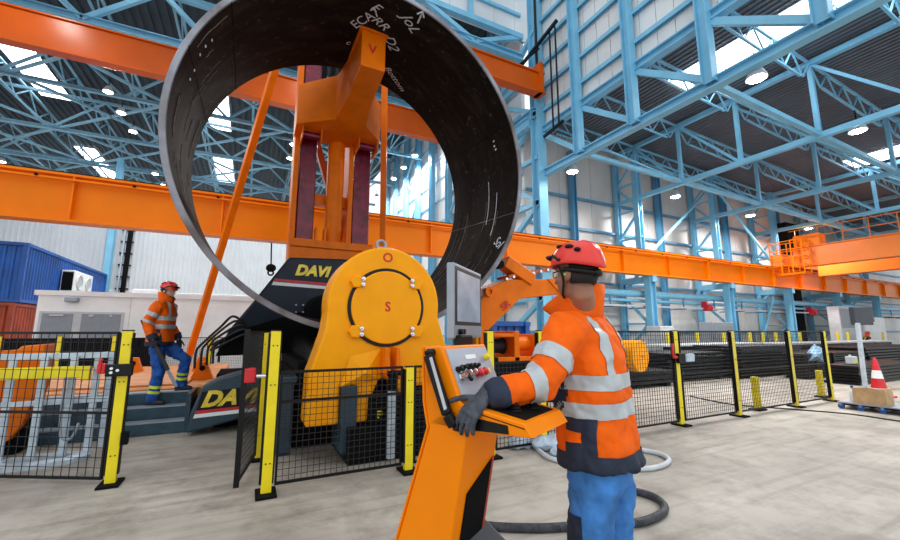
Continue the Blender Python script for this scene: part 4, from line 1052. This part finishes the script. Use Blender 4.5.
# hoses on the floor
def hose(name, pts, r, m, lab):
    o = MB().path([gr(u, v, r) for u, v in pts], r, 12, smooth=8).build(name, m, None, smooth='all'); return tag(o, lab, 'hose')
hose('floor_hose', [(533, 440), (538, 449), (550, 458), (572, 463), (600, 467), (640, 469), (661, 466), (669, 460), (660, 454), (640, 450), (606, 448), (590, 446)], .028, 'hosew', 'pale grey hose looping on the floor behind the operator')
hose('floor_hose', [(470, 524), (500, 527), (540, 528), (577, 526), (620, 524), (645, 521), (662, 513), (664, 505), (652, 496), (628, 490), (600, 488)], .032, 'hoseb', 'dark spiral wrapped hose curving round the operator legs')
hose('floor_cable', [(690, 396), (730, 404), (790, 409), (850, 414), (899, 421), (930, 425)], .012, 'rubber', 'thin black cable on the floor in front of the right fence')
# ------------------------------------------------------------ operator console
def cpt(n, w, z): return TCAM @ V3((.8*n+.6*w, 1.70-.6*n+.8*w, z))
def cprism(prof, w0, w1):
    m = MB(); a = [cpt(n, w0, z) for n, z in prof]; return m.prism(a, cpt(0, w1, 0)-cpt(0, w0, 0))
EN = (cpt(1, 0, 0)-cpt(0, 0, 0)).normalized(); EW = (cpt(0, 1, 0)-cpt(0, 0, 0)).normalized(); EZ = V3((0, 0, 1))
RC = Matrix((EN, EW, EZ)).transposed()
con = thing('control_console', cpt(-.2, .14, 0), 'orange operator console with a tilted button panel, tray and screen', 'console')
cprism([(-.143, 1.431), (-.134, 1.2), (-.111, 1.1), (-.284, .614), (-.495, .03), (-.127, .03), (.003, .696), (.06, .992), (.079, 1.099), (.02, 1.2)], 0.0, .26).build('column', 'cons', con, bevel=.008)
cprism([(-.153, 1.433), (-.144, 1.2), (-.121, 1.1), (-.294, .614), (-.505, .03), (-.495, .03), (-.284, .614), (-.111, 1.1), (-.134, 1.2), (-.143, 1.433)], -.006, .266).build('back_cover', 'cons', con, bevel=.004)
cprism([(-.143, 1.431), (-.048, 1.437), (.055, 1.211), (.078, 1.11), (-.115, 1.11), (-.134, 1.2)], .0, .35).build('head', 'cons', con, bevel=.007)
# sloped grey panel with its switches
pd = V3((.055+.048, 0, 1.211-1.437)); 
def ppt(s, w, h=0):                       # s up the slope, w across, h proud of it
    n = .055+(-.103)*s; z = 1.211+.226*s
    L_ = math.hypot(.226, .103); return cpt(n+h*.226/L_, w, z+h*.103/L_)
pm = MB(); pm.prism([ppt(.04, .02, .0), ppt(.04, .335, .0), ppt(.93, .335, .0), ppt(.93, .02, .0)], ppt(0, 0, .005)-ppt(0, 0, 0))
pn = pm.build('button_panel', 'panel', con)
pax = (ppt(0, 0, 1)-ppt(0, 0, 0)).normalized()
def knob(s, w, prof, name, m, n=16): MB().lathe(ppt(s, w, .005), pax, prof, n).build(name, m, pn, smooth=True)
for s, w in ((.55, .05), (.57, .085), (.58, .13), (.58, .16), (.57, .19)): knob(s, w, [(.014, 0), (.014, .008), (.009, .01), (.008, .028), (.001, .029)], 'switch', 'black')
for s, w in ((.42, .05), (.44, .09), (.45, .13)): knob(s, w, [(.016, 0), (.016, .01), (.013, .012), (.013, .035), (.001, .036)], 'switch_knob', 'chrome')
MB().beam(ppt(.42, .07, .03), ppt(.3, .06, .05), .012).build('lever', 'black', pn)
for s, w in ((.43, .175), (.44, .215)): knob(s, w, [(.012, 0), (.012, .018), (.017, .02), (.018, .03), (.014, .036), (.001, .038)], 'stop_button', 'red')
for s, w in ((.45, .26), (.72, .3)): knob(s, w, [(.014, 0), (.014, .014), (.011, .02), (.001, .021)], 'push_button', 'yellow')
MB().prism([ppt(.72, .14, .005), ppt(.72, .22, .005), ppt(.8, .22, .005), ppt(.8, .14, .005)], ppt(0, 0, .002)-ppt(0, 0, 0)).build('name_plate', 'white', pn)
# tray
tr = cprism([(.05, 1.213), (.333, 1.17), (.366, 1.124), (.075, 1.108)], .0, .34).build('tray', 'cons', con, bevel=.006)
def tpt(n, w, h=0): return cpt(n, w, 1.213-.1519*(n-.05)+h)
MB().prism([tpt(.1, .045, .0), tpt(.315, .045, .0), tpt(.315, .3, .0), tpt(.1, .3, .0)], (0, 0, .004)).build('tray_mat', 'blackm', tr)
MB().prism([cpt(.11, -.004, 1.118), cpt(.27, -.004, 1.126), cpt(.265, -.004, 1.156), cpt(.11, -.004, 1.166)], EW*.01).build('side_recess', 'black', tr)
MB().prism([cpt(.07, -.002, 1.195), cpt(.335, -.002, 1.154), cpt(.335, -.002, 1.151), cpt(.07, -.002, 1.192)], EW*.004).build('seam', 'blackm', tr)
for n, w in ((.16, .1), (.2, .17), (.24, .11), (.26, .23), (.15, .26), (.21, .22)):
    p = tpt(n, w, .004)
    j = MB(); j.lathe(p, (0, 0, 1), [(.026, 0), (.026, .004), (.02, .008), (.022, .013), (.015, .018), (.017, .023), (.01, .028), (.006, .03), (.006, .05), (.011, .055), (.013, .075), (.009, .088), (.001, .09)], 16)
    j.build('joystick', 'black', tr, smooth=True)
# grip on the near side
gp = [cpt(-.095, -.002, 1.415), cpt(-.092, -.03, 1.40), cpt(.012, -.034, 1.17), cpt(.04, -.028, 1.128), cpt(.06, -.002, 1.118)]
m = MB()
for a, b in zip(gp, gp[1:]): m.beam(a, b, .03, .042, up=EN)
m.build('grip_handle', 'black', con, bevel=.008)
MB().prism([cpt(-.069, -.053, 1.39), cpt(.012, -.056, 1.19), cpt(.024, -.056, 1.196), cpt(-.056, -.053, 1.394)], EW*.004).build('grip_label', 'ltgrey', con)
# front of the column
def fpt(w, z, h=0):
    n = .06-(.992-z)*.193; return cpt(n+h, w, z)
MB().prism([fpt(.065, .85, .002), fpt(.225, .95, .002), fpt(.225, .5, .002), (fpt(.065, .45, .002))], EN*.006).build('vent_panel', 'blackm', con)
MB().prism([fpt(.225, .955, .002), fpt(.245, .96, .002), fpt(.245, .5, .002), fpt(.225, .5, .002)], EN*.004).build('red_edge', 'consdk', con)
m = MB(); a = [cpt(n, w, z) for n, w, z in ((-.08, .02, .68), (-.05, .275, .70), (.13, .3, .58), (.10, -.02, .56), (-.16, -.1, .0), (-.16, .4, .0), (.3, .42, .0), (.3, -.1, .0))]
m.add(a, [(0, 1, 2, 3), (4, 7, 6, 5), (0, 4, 5, 1), (3, 2, 6, 7), (0, 3, 7, 4), (1, 5, 6, 2)]); m.build('foot_hood', 'hood', con, bevel=.01)
MB().box(cpt(-.15, .13, .015), (.9, .6, .03), RC).build('base_plate', 'blackm', con)
# screen
MW = (TCAM @ V3((.358, .934, 0))).normalized(); MN = (TCAM @ V3((.934, -.358, 0))).normalized(); RM = Matrix((MN, MW, EZ)).transposed(); MC = TCAM @ V3((.083, 2.145, 0))
def mpt(n, w, z): return MC+MN*n+MW*w+EZ*z
mo = MB().box(mpt(0, 0, 1.648), (.04, .46, .37), RM).build('screen_housing', 'grey', con, bevel=.006)
MB().box(mpt(.02, 0, 1.672), (.004, .43, .29), RM).build('dark_bezel', 'black', mo)
MB().box(mpt(.022, 0, 1.672), (.004, .38, .25), RM).build('screen', 'scr', mo)
MB().box(mpt(.02, 0, 1.5), (.006, .44, .055), RM).build('lower_bezel', 'door', mo)
for w in (-.17, -.135): MB().tube(mpt(.02, w, 1.497), mpt(.045, w, 1.497), .013, 12).build('dial', 'black', mo, smooth=True)
MB().box(cpt(-.115, .26, 1.445), (.05, .1, .07), RC).build('screen_stem', 'black', con, bevel=.006)

# ------------------------------------------------------------ people
def se(c, a, b, ex, ey, n=28, e=2.5):
    out = []
    for i in range(n):
        t = 2*PI*i/n; ct, st = math.cos(t), math.sin(t)
        out.append(V3(c)+V3(ex)*(a*math.copysign(abs(ct)**(2/e), ct))+V3(ey)*(b*math.copysign(abs(st)**(2/e), st)))
    return out
def ik(a, b, l1, l2, pole):
    a = V3(a); b = V3(b); d = b-a; L = min(d.length, (l1+l2)*.998); d.normalize()
    k = (l1*l1-l2*l2+L*L)/(2*L); h = math.sqrt(max(l1*l1-k*k, 1e-6))
    p = V3(pole); p = (p-d*p.dot(d)).normalized()
    return a+d*k+p*h
def slab(me, name, m, parent, cuts, pred, inv, off=.004, solid=0):
    bm = bmesh.new(); bm.from_mesh(me)
    for co, no in cuts:
        bmesh.ops.bisect_plane(bm, geom=bm.verts[:]+bm.edges[:]+bm.faces[:], plane_co=co, plane_no=no, clear_inner=True)
    if pred:
        kill = [f for f in bm.faces if not pred(inv @ f.calc_center_median())]
        bmesh.ops.delete(bm, geom=kill, context='FACES')
    bm.normal_update()
    for v in bm.verts: v.co += v.normal*off
    lo = [v for v in bm.verts if not v.link_faces]; bmesh.ops.delete(bm, geom=lo, context='VERTS')
    if not bm.faces: bm.free(); return None
    out = bpy.data.meshes.new(name); bm.to_mesh(out); bm.free()
    return put(out, name, m, parent, smooth='all')
def segdist(p, a, b):
    d = b-a; t = max(0, min(1, (p-a).dot(d)/d.dot(d))); return (p-(a+d*t)).length, t
def hand(T, W, d, n, s, curl, thumb, parent, m, cuff=True):
    """gloved hand: wrist W, finger direction d, back-of-hand normal n, thumb side s; curl = bends of the three joints"""
    W = V3(W); d = V3(d).normalized(); n = (V3(n)-d*V3(n).dot(d)).normalized(); s0 = d.cross(n); s = s0 if s0.dot(V3(s)) > 0 else -s0
    mb = MB(T)
    def R_(c, a, b): return se(c, a, b, s, n, 16, 2.6)
    mb.loft([R_(W-d*.05, .036, .03), R_(W, .032, .024), R_(W+d*.03, .038, .022), R_(W+d*.07, .046, .02), R_(W+d*.095, .044, .016), R_(W+d*.102, .036, .01)])
    for k, (off, L) in enumerate(((.034, .074), (.0115, .083), (-.0115, .077), (-.033, .061))):
        p = W+d*.09+s*off; ang = 0; fd = (d+s*off*3.2).normalized()
        for q, (f, r0, r1) in enumerate(((.42, .0115, .0108), (.32, .0108, .01), (.26, .01, .0088))):
            ang += curl[q]*(1+.06*k)
            dirn = fd*math.cos(ang)-n*math.sin(ang); e = p+dirn*L*f*1.08
            mb.cap(p, e, r0, r1, 10); p = e
    p = W+d*.025+s*.03; td = (d*thumb[0]+s*thumb[1]-n*thumb[2]).normalized(); e = p+td*.045; mb.cap(p, e, .0155, .013, 10)
    td2 = (td+d*.35).normalized(); e2 = e+td2*.034; mb.cap(e, e2, .0125, .0115, 10); td3 = (td2+d*.2-n*.2).normalized(); mb.cap(e2, e2+td3*.024, .0112, .009, 10)
    me = applied(mb, .0032, 2, 0, name='glove'); return put(me, 'glove', m, parent, smooth='all')
def person(root, fac, label, P):
    """root: ground point, fac: heading on the floor, P: pose in the person's own axes (x right, y ahead, z up)"""
    f = V3((fac[0], fac[1], 0)).normalized(); r = V3((f.y, -f.x, 0))
    T = Matrix.Translation(V3(root)) @ Matrix(((r.x, f.x, 0, 0), (r.y, f.y, 0, 0), (0, 0, 1, 0), (0, 0, 0, 1))); inv = T.inverted(); T3 = T.to_3x3()
    t = thing('person', root, label, 'person')
    V = lambda k: V3(P[k])
    X = V3((1, 0, 0)); Y = V3((0, 1, 0)); Z = V3((0, 0, 1))
    hips = V('hips'); dz = hips.z-.93; lean = P.get('lean', .03)
    def tc(z): return V3((hips.x, hips.y+lean*(z-.93)/.6, z+dz))
    SL, SR = tc(1.5)+X*-.195, tc(1.5)+X*.195
    WL_, WR_ = V('lwrist'), V('rwrist')
    la = P.get('larm', (.31, .285)); EL = ik(SL, WL_, la[0], la[1], P['lpole']); ER = ik(SR, WR_, .31, .285, P['rpole'])
    legs = []
    for sd, an in ((-1, V('lfoot')), (1, V('rfoot'))):
        hp = hips+X*sd*.095-Z*.03; ank = an+Z*.09-Y*.0; kn = ik(hp, ank, P.get('leg', .43), P.get('leg', .43), P.get('kpole', (0, 1, 0))); legs.append((hp, kn, ank, an))
    # head frame
    hy = P['hyaw']; hpn = P.get('hpitch', 0)
    HR = Matrix.Rotation(hy, 3, 'Z') @ Matrix.Rotation(-hpn, 3, 'X'); HC = V('head')
    H = lambda x, y, z: HC+HR @ V3((x, y, z))
    # body
    b = MB(T)
    b.ell(H(0, -.012, .03), (.077, .097, .098), HR); b.ell(H(0, .028, -.035), (.063, .07, .085), HR); b.ell(H(0, .03, -.08), (.052, .055, .042), HR)
    b.ell(H(0, .078, -.105), (.022, .018, .02), HR); b.ell(H(0, .1, -.018), (.012, .02, .03), HR); b.ell(H(0, .112, -.036), (.016, .014, .011), HR)
    b.ell(H(0, .08, .022), (.05, .02, .012), HR); b.ell(H(0, .089, -.066), (.024, .014, .006), HR); b.ell(H(0, .087, -.078), (.021, .014, .007), HR)
    for sd in (-1, 1):
        b.ell(H(sd*.04, .06, -.03), (.024, .024, .02), HR); b.ell(H(sd*.079, -.012, -.012), (.01, .022, .032), HR); b.ell(H(sd*.07, -.0, -.035), (.012, .012, .015), HR)
    nb = tc(1.5)
    b.path([H(0, -.02, -.03), H(0, -.035, -.1), nb+Z*.06, nb-Z*.04], [.054, .055, .06, .08], 18)
    b.loft([se(tc(z), a, c, X, Y, 24) for z, a, c in ((.86, .15, .11), (1.05, .14, .1), (1.3, .16, .11), (1.45, .17, .1), (1.53, .1, .07))])
    for s_, e_, w_ in ((SL, EL, WL_), (SR, ER, WR_)): b.path([s_, e_, w_], [.055, .045, .03], 12)
    for hp, kn, ank, an in legs: b.path([hp, kn, ank], [.085, .06, .045], 14)
    me = applied(b, .0075, 3, name='body'); put(me, 'body', P['skin'], t, smooth='all')
    for sd in (-1, 1):
        MB(T).ell(H(sd*.031, .083, 0), (.012, .009, .008), HR, 12, 8).build('eye', 'white', t, smooth='all')
        MB(T).ell(H(sd*.078, -.004, -.012), (.016, .009, .009), HR, 10, 8).build('earplug', 'green', t, smooth='all') if P.get('plug') else None
    hr = MB(T)
    hr.loft([[H(.081*math.cos(a)*k, -.014+.1*math.sin(a)*k, z) for a in [PI*1.02+PI*.96*i/12 for i in range(13)]]+[H(.07*math.cos(a)*k, -.014+.088*math.sin(a)*k, z) for a in [PI*1.02+PI*.96*(12-i)/12 for i in range(13)]] for z, k in ((.04, 1), (-.02, .98), (-.055, .86))])
    hr.build('hair', 'hair', t, smooth='all')
    if P.get('beard'):
        MB(T).ell(H(0, .05, -.095), (.055, .05, .038), HR).build('beard', 'hair', t, smooth='all')
    # glasses
    g = MB(T)
    for sd in (-1, 1):
        g.path([H(sd*.006, .104, .004), H(sd*.03, .102, .012), H(sd*.058, .088, .008), H(sd*.058, .088, -.012), H(sd*.03, .102, -.018), H(sd*.008, .104, -.008)], .0022, 6)
        g.path([H(sd*.058, .088, .006), H(sd*.078, .05, .006), H(sd*.083, -.0, .008)], .0025, 6)
    g.build('safety_glasses', 'black', t, smooth='all')
    # helmet
    hm = MB(T); rings = []; n = 40
    for k in range(15):
        el = PI/2*(1-k/14)
        rr = []
        for i in range(n):
            a = 2*PI*i/n; fr = math.sin(a)                                  # +1 ahead
            drop = .0 if k < 13 else 0
            rad = math.cos(el)**.85; zz = .112*math.sin(el)**.95 if el > 0 else 0
            x = .106*rad*math.cos(a); y = (.126 if fr > 0 else .136)*rad*fr-.008
            ridge = .007*math.exp(-((abs(math.cos(a))-.35)/.12)**2)*math.sin(2*el)
            z = .045+zz+ridge
            if k >= 11:
                q = (k-10)/4; z -= q*(.012+.02*max(0, -fr)**1.5-.012*abs(math.cos(a))*.6); x *= 1+.03*q; y *= 1+(.07 if fr > 0 else .05)*q*abs(fr)
            rr.append(H(x, y, z))
        rings.append(rr)
    inner = [[HC+(p-HC)*.965-HR @ V3((0, 0, .002)) for p in rr] for rr in rings[::-1]]
    hm.loft(rings+inner[0:12], cap=True)
    he = hm.build('helmet', 'helmet', t, smooth='all')
    for sd in (-1, 1):
        for y, z, L in ((-.03, .118, .03), (.035, .128, .026), (-.075, .098, .022)):
            MB(T).ell(H(sd*.086*(1-.22*(z > .125)), y, z), (.01, L*.8, .012), HR @ Matrix.Rotation(sd*.9, 3, 'Y'), 12, 8).build('vent', 'black', he, smooth='all')
    MB(T).path([H(.111*math.cos(a), -.012+.122*math.sin(a), .052+.035*math.exp(-((math.sin(a)-.7)/.35)**2)) for a in [PI*.05+PI*.9*i/20 for i in range(21)]], .007, 8).build('goggle_strap', 'black', he, smooth='all')
    MB(T).ell(H(0, .118, .085), (.075, .016, .018), HR, 16, 8).build('goggles', 'glass', he, smooth='all')
    MB(T).path([H(.086*math.cos(a), -.012+.106*math.sin(a), .012-.02*max(0, -math.sin(a))) for a in [PI*.95+PI*1.1*i/18 for i in range(19)]], .012, 8).ell(H(0, -.122, -.008), (.03, .016, .02), HR, 12, 8).build('head_band', 'black', he, smooth='all')
    for sd in (-1, 1): MB(T).path([H(sd*.085, .03, .03), H(sd*.078, .012, -.04), H(sd*.05, .04, -.105), H(0, .06, -.122)], .005, 6, smooth=4).build('chin_strap', 'black', he, smooth='all')
    # jacket
    j = MB(T)
    hm_ = P.get('hem', 0); prof = ((.865+hm_, .215, .17), (.95, .212, .168), (1.1, .2, .155), (1.25, .21, .158), (1.38, .222, .155), (1.47, .215, .14), (1.53, .165, .112), (1.575, .105, .085))
    j.loft([se(tc(z), a, c, X, Y, 36, 2.6) for z, a, c in prof])
    for s_, e_, w_ in ((SL, EL, WL_), (SR, ER, WR_)):
        w2 = w_-(w_-e_).normalized()*.012
        j.path([s_+(s_-tc(1.5))*-.3, s_, (s_+e_)/2, e_, (e_*.45+w2*.55), w2], [.1, .1, .086, .078, .068 if not P.get('cuffr') else .063, P.get('cuffr', .06)], 20)
    jm = applied(j, .0105, 3, P.get('fold', .036), .085, 'jacket')
    def arm(p):
        for s_, e_, w_ in ((SL, EL, WL_), (SR, ER, WR_)):
            d1, t1 = segdist(p, s_, e_); d2, t2 = segdist(p, e_, w_)
            if min(d1, d2) < .112 and ((t1 > .25 and d1 <= d2) or d2 < d1):
                # torso wins when the point lies inside its outline
                q = p-tc(p.z-dz); 
                if abs(q.x/.225)**2.4+abs(q.y/.17)**2.4 > 1.12 or d2 < d1 and d2 < .085: return True
        return False
    tors = lambda p: not arm(p)
    wz = lambda z: (T @ V3((0, 0, z+dz)))
    band = lambda nm, m, z0, z1, off: slab(jm, nm, m, jk, [(wz(z0), Z), (wz(z1), -Z)], tors, inv, off)
    src = jm.copy(); jk = put(jm, 'jacket', P.get('jacket', 'hivis'), t, smooth='all'); jm = src
    bmt = P.get('bandm', 'silver'); band('reflective_band', bmt, P['b1']-.033, P['b1']+.033, .004); band('reflective_band', bmt, P['b2']-.033, P['b2']+.033, .004)
    band('hem_band', 'navyf', .84, .935+hm_, .005)
    for sd in (-1, 1):
        x0, x1 = sorted((sd*.085, sd*.14))
        a = T @ (hips+X*x0); bq = T @ (hips+X*x1); rx_ = T3 @ X
        slab(jm, 'shoulder_band', bmt, jk, [(a, rx_), (bq, -rx_), (wz(P['b1']+.03), Z)], lambda p: tors(p) and abs(p.z-dz) < 1.57, inv, .004)
    for s_, e_, w_ in ((SL, EL, WL_), (SR, ER, WR_)):
        for (p0, p1, t0, t1) in ((s_, e_, .42, .63), (s_, e_, .85, .99)) if not P.get('armbands') else P['armbands'](s_, e_, w_):
            d = (p1-p0); dn = (T3 @ d).normalized()
            slab(jm, 'sleeve_band', bmt, jk, [(T @ (p0+d*t0), dn), (T @ (p0+d*t1), -dn)], lambda p: segdist(p, p0, p1)[0] < .125 and arm(p), inv, .004)
        d = w_-e_; dn = (T3 @ d).normalized()
        slab(jm, 'cuff', 'navyf', jk, [(T @ (e_+d*.66), dn)], lambda p: segdist(p, e_, w_)[0] < .12, inv, .004)
    # side pockets
    for sd in (-1, 1):
        fy = T3 @ Y; a = T @ (hips+Y*-.065); bq = T @ (hips+Y*.075)
        slab(jm, 'pocket', 'navyf', jk, [(a, fy), (bq, -fy), (wz(.925+hm_), Z), (wz(1.125), -Z)], lambda p: (p.x-hips.x)*sd > .06 and tors(p), inv, .005)
        a = T @ (hips+Y*.0); bq = T @ (hips+Y*.08)
        slab(jm, 'pocket_flap', 'hivis', jk, [(a, fy), (bq, -fy), (wz(1.02), Z), (wz(1.065), -Z)], lambda p: (p.x-hips.x)*sd > .06 and tors(p), inv, .008)
    # collar, open at the throat
    cn = 30; cr = []
    def coll(inset):
        m = MB(T); rows = []
        for k in range(5):
            q = k/4; row = []
            for i in range(cn+1):
                a = PI/2+.16+(2*PI-.32)*i/cn; fr = math.sin(a)
                rxx = .112+.006*q-inset; ryy = (.09+.008*q+(P.get('flare', .04)*q if fr > 0 else 0)*fr)-inset
                base = tc(1.55); z = base.z+q*(.185-.11*max(0, fr)**1.3)-.01
                row.append(V3((base.x+rxx*math.cos(a), base.y+.005+ryy*fr-.012*q, z)))
            rows.append(row)
        vs = [p for rw in rows for p in rw]; w = cn+1
        m.add(vs, [(k*w+i, k*w+i+1, (k+1)*w+i+1, (k+1)*w+i) for k in range(4) for i in range(cn)])
        return m.mesh('collar')
    put(coll(0), 'collar', 'hivis', jk, smooth='all', solid=.006); put(coll(.009), 'collar_lining', 'navyf', jk, smooth='all', solid=.005)
    # trousers and boots
    tr_ = MB(T)
    tr_.loft([se(hips+Z*(z-.93), a, c, X, Y, 28, 2.3) for z, a, c in ((.80, .155, .115), (.88, .175, .13), (1.0, .165, .12))])
    for hp, kn, ank, an in legs: tr_.path([hp+Z*.02, (hp+kn)/2, kn, (kn+ank)/2, ank-Z*.03], [.108, .1, .084, .08, .076], 20)
    tm = applied(tr_, .011, 3, .05, .085, 'trousers'); ts = tm.copy(); tj = put(tm, 'trousers', P['trous'], t, smooth='all')
    if P.get('legbands'):
        for hp, kn, ank, an in legs:
            d = ank-kn; dn = (T3 @ d).normalized()
            for t0, t1 in ((.5, .6), (.68, .78)):
                slab(ts, 'leg_band', 'lime', tj, [(T @ (kn+d*t0), dn), (T @ (kn+d*t1), -dn)], lambda p: segdist(p, kn, ank)[0] < .12, inv, .004)
    if P.get('panel'):
        fy = T3 @ Y
        slab(ts, 'leg_panel', 'navyf', tj, [(T @ (hips+Y*.02), fy), (wz(.35), Z), (wz(.72), -Z)], lambda p: p.x < hips.x-.02, inv, .003)
    for i, (hp, kn, ank, an) in enumerate(legs):
        fd = V3(P.get('fdir', (0, 1, 0))).normalized(); fx = fd.cross(Z)
        bo = MB(T); bo.loft([se(an+fd*y+Z*z, a, c, fx, Z, 18, 2.4) for y, z, a, c in ((-.075, .05, .034, .045), (-.06, .05, .042, .05), (0, .055, .046, .055), (.08, .045, .05, .045), (.14, .035, .047, .035), (.175, .03, .032, .026))])
        bo.path([an+Z*.05-fd*.01, ank+Z*.05-fd*.01], [.055, .055], 16)
        bme = applied(bo, .009, 2, name='boot'); bt_ = put(bme, 'boot', 'boot', t, smooth='all')
    # gloves
    for k, w_, e_ in (('lhand', WL_, EL), ('rhand', WR_, ER)):
        h = P[k]; hand(T, w_, h['d'], h['n'], h['s'], h['curl'], h['thumb'], t, P['glove'])
    return t, T
def camw(r, f, z=0): return TCAM @ V3((r, f, z))
def camd(r, f): q = TCAM @ V3((r, f, 0)); return (q.x, q.y)
def local(root, fac, p):
    f = V3((fac[0], fac[1], 0)).normalized(); r = V3((f.y, -f.x, 0)); d = V3(p)-V3(root); return V3((d.dot(r), d.dot(f), d.z))
def locd(fac, p):
    return local((0, 0, 0), fac, p)
# operator at the console
rt = camw(.70, 1.97); fc = camd(-.76, .65)
lw = local(rt, fc, camw(.135, 1.655, 1.24)); rw = local(rt, fc, camw(.43, 1.93, 1.235))
dw = lambda r, f, z: locd(fc, TCAM @ V3((r, f, z)))
OP = dict(hips=(0, 0, .93), lean=.05, lwrist=lw, rwrist=rw, lpole=(-.3, -.2, -1), rpole=(.6, -.3, -1), lfoot=(-.1, -.09, 0), rfoot=(.11, -.13, 0), leg=.416, flare=.12, larm=(.295, .257), hem=.04, cuffr=.052,
          head=local(rt, fc, camw(.607, 1.915, 1.775)), hyaw=-.22, hpitch=-.02, skin='skin', plug=True, trous='bluef', panel=True, glove='glove', b1=1.275, b2=1.155,
          armbands=lambda s, e, w: ((s, e, .46, .7), (e, w, .02, .24)),
          lhand=dict(d=dw(-.62, -.36, -.6), n=dw(-.3, -.6, .7), s=dw(-.4, .8, .2), curl=(.42, .4, .25), thumb=(.55, .9, -.15)),
          rhand=dict(d=dw(-.9, -.2, -.35), n=dw(-.2, .1, .9), s=dw(0, -1, 0), curl=(.6, .9, .6), thumb=(.6, .6, .5)))
person(rt, fc, 'person at the console in orange high visibility jacket, blue trousers and red helmet', OP)
# worker walking down the steps
f1 = gr(157, 401, .36); f2 = gr(184, 389, .54)
f1 = V3((f1.x, 7.82, .36)); f2 = V3((-.93, 8.05, .54))
rt2 = V3((-1.2, 7.9, .36)); fc2 = camd(.98, .2)
dw2 = lambda r, f, z: locd(fc2, TCAM @ V3((r, f, z)))
W2 = dict(hips=(.0, -.05, .97), lean=.02, lfoot=local(rt2, fc2, f2), rfoot=local(rt2, fc2, f1), lwrist=(-.25, .12, 1.0), rwrist=(.27, -.02, 1.0), lpole=(-.3, -1, 0), rpole=(.3, -1, 0),
          head=(0, .0, 1.79), hyaw=-.25, hpitch=.25, skin='skin2', beard=True, trous='bluef2', legbands=True, glove='glove2', b1=1.3, b2=1.17,
          lhand=dict(d=(0, .1, -1), n=(-1, 0, 0), s=(0, 1, 0), curl=(.4, .5, .4), thumb=(.7, .6, .2)),
          rhand=dict(d=(0, .25, -1), n=(1, 0, 0), s=(0, 1, 0), curl=(.9, 1.1, .8), thumb=(.7, .6, .4)), fdir=(0, 1, 0))
t2, T2 = person(rt2, fc2, 'person in orange jacket and blue trousers walking down the steps with a long flat tool', W2)
# flat bar tool in the right hand of the walking worker
hw = T2 @ (V3(W2['rwrist'])+V3((.0, .035, -.085)))
a_ = at(142, 320, 7.66); b_ = at(176, 387, 7.66)
d_ = (b_-a_).normalized(); hc = a_+d_*((hw-a_).dot(d_)); sh = hw-hc
tl = thing('pry_bar', b_+sh, 'long dark flat bar tool held slanting in the hand of the walking worker', 'tool')
L0, L1 = a_+sh, b_+sh
MB().beam(L0, L0+(L1-L0)*.42, .022, .05).build('blade', 'steelblk', tl, bevel=.004)
MB().beam(L0+(L1-L0)*.4, L0+(L1-L0)*.75, .03, .06).build('handle', 'boot', tl, bevel=.008)
MB().beam(L0+(L1-L0)*.73, L1, .02, .045).build('tip', 'grey', tl, bevel=.004)
# helper crouching far behind the stand
q = at(868, 349, 11.3); rt3 = V3((q.x, 11.4, 0)); fc3 = camd(.9, -.3)
W3 = dict(hips=(0, -.15, .5), lean=.3, lfoot=(-.13, .22, 0), rfoot=(.14, .12, 0), lwrist=(-.25, .45, .75), rwrist=(.25, .45, .8), lpole=(-.5, -.3, -1), rpole=(.5, -.3, -1),
          head=(0, .22, 1.33), hyaw=0, hpitch=-.3, skin='skin2', jacket='navyf', bandm='lime', trous='navyf', glove='glove2', b1=1.3, b2=1.17,
          lhand=dict(d=(0, 1, -.4), n=(0, .4, 1), s=(1, 0, 0), curl=(.4, .5, .4), thumb=(.7, .6, .2)), rhand=dict(d=(0, 1, -.4), n=(0, .4, 1), s=(-1, 0, 0), curl=(.4, .5, .4), thumb=(.7, .6, .2)))
person(rt3, fc3, 'person in dark clothes with lime bands crouching far behind the tall screen stand', W3)
# ------------------------------------------------------------ camera, daylight, view
sc = bpy.context.scene
cam = bpy.data.cameras.new('camera'); cam.sensor_width = 36; cam.lens = 16; cam.clip_end = 300
co_ = bpy.data.objects.new('camera', cam); COL.objects.link(co_)
co_.location = (0, 0, 1.5)
co_.rotation_euler = (PI/2+PIT, 0, -math.atan2(CB, CA))
sc.camera = co_
w = bpy.data.worlds.new('overcast daylight'); sc.world = w; w.use_nodes = True
bg = w.node_tree.nodes['Background']; bg.inputs['Color'].default_value = (.9, .96, 1, 1); bg.inputs['Strength'].default_value = 1.25
sc.view_settings.view_transform = 'Standard'; sc.view_settings.look = 'None'; sc.view_settings.gamma = 1; sc.view_settings.use_curve_mapping = False
sc.view_settings.exposure = 0.13
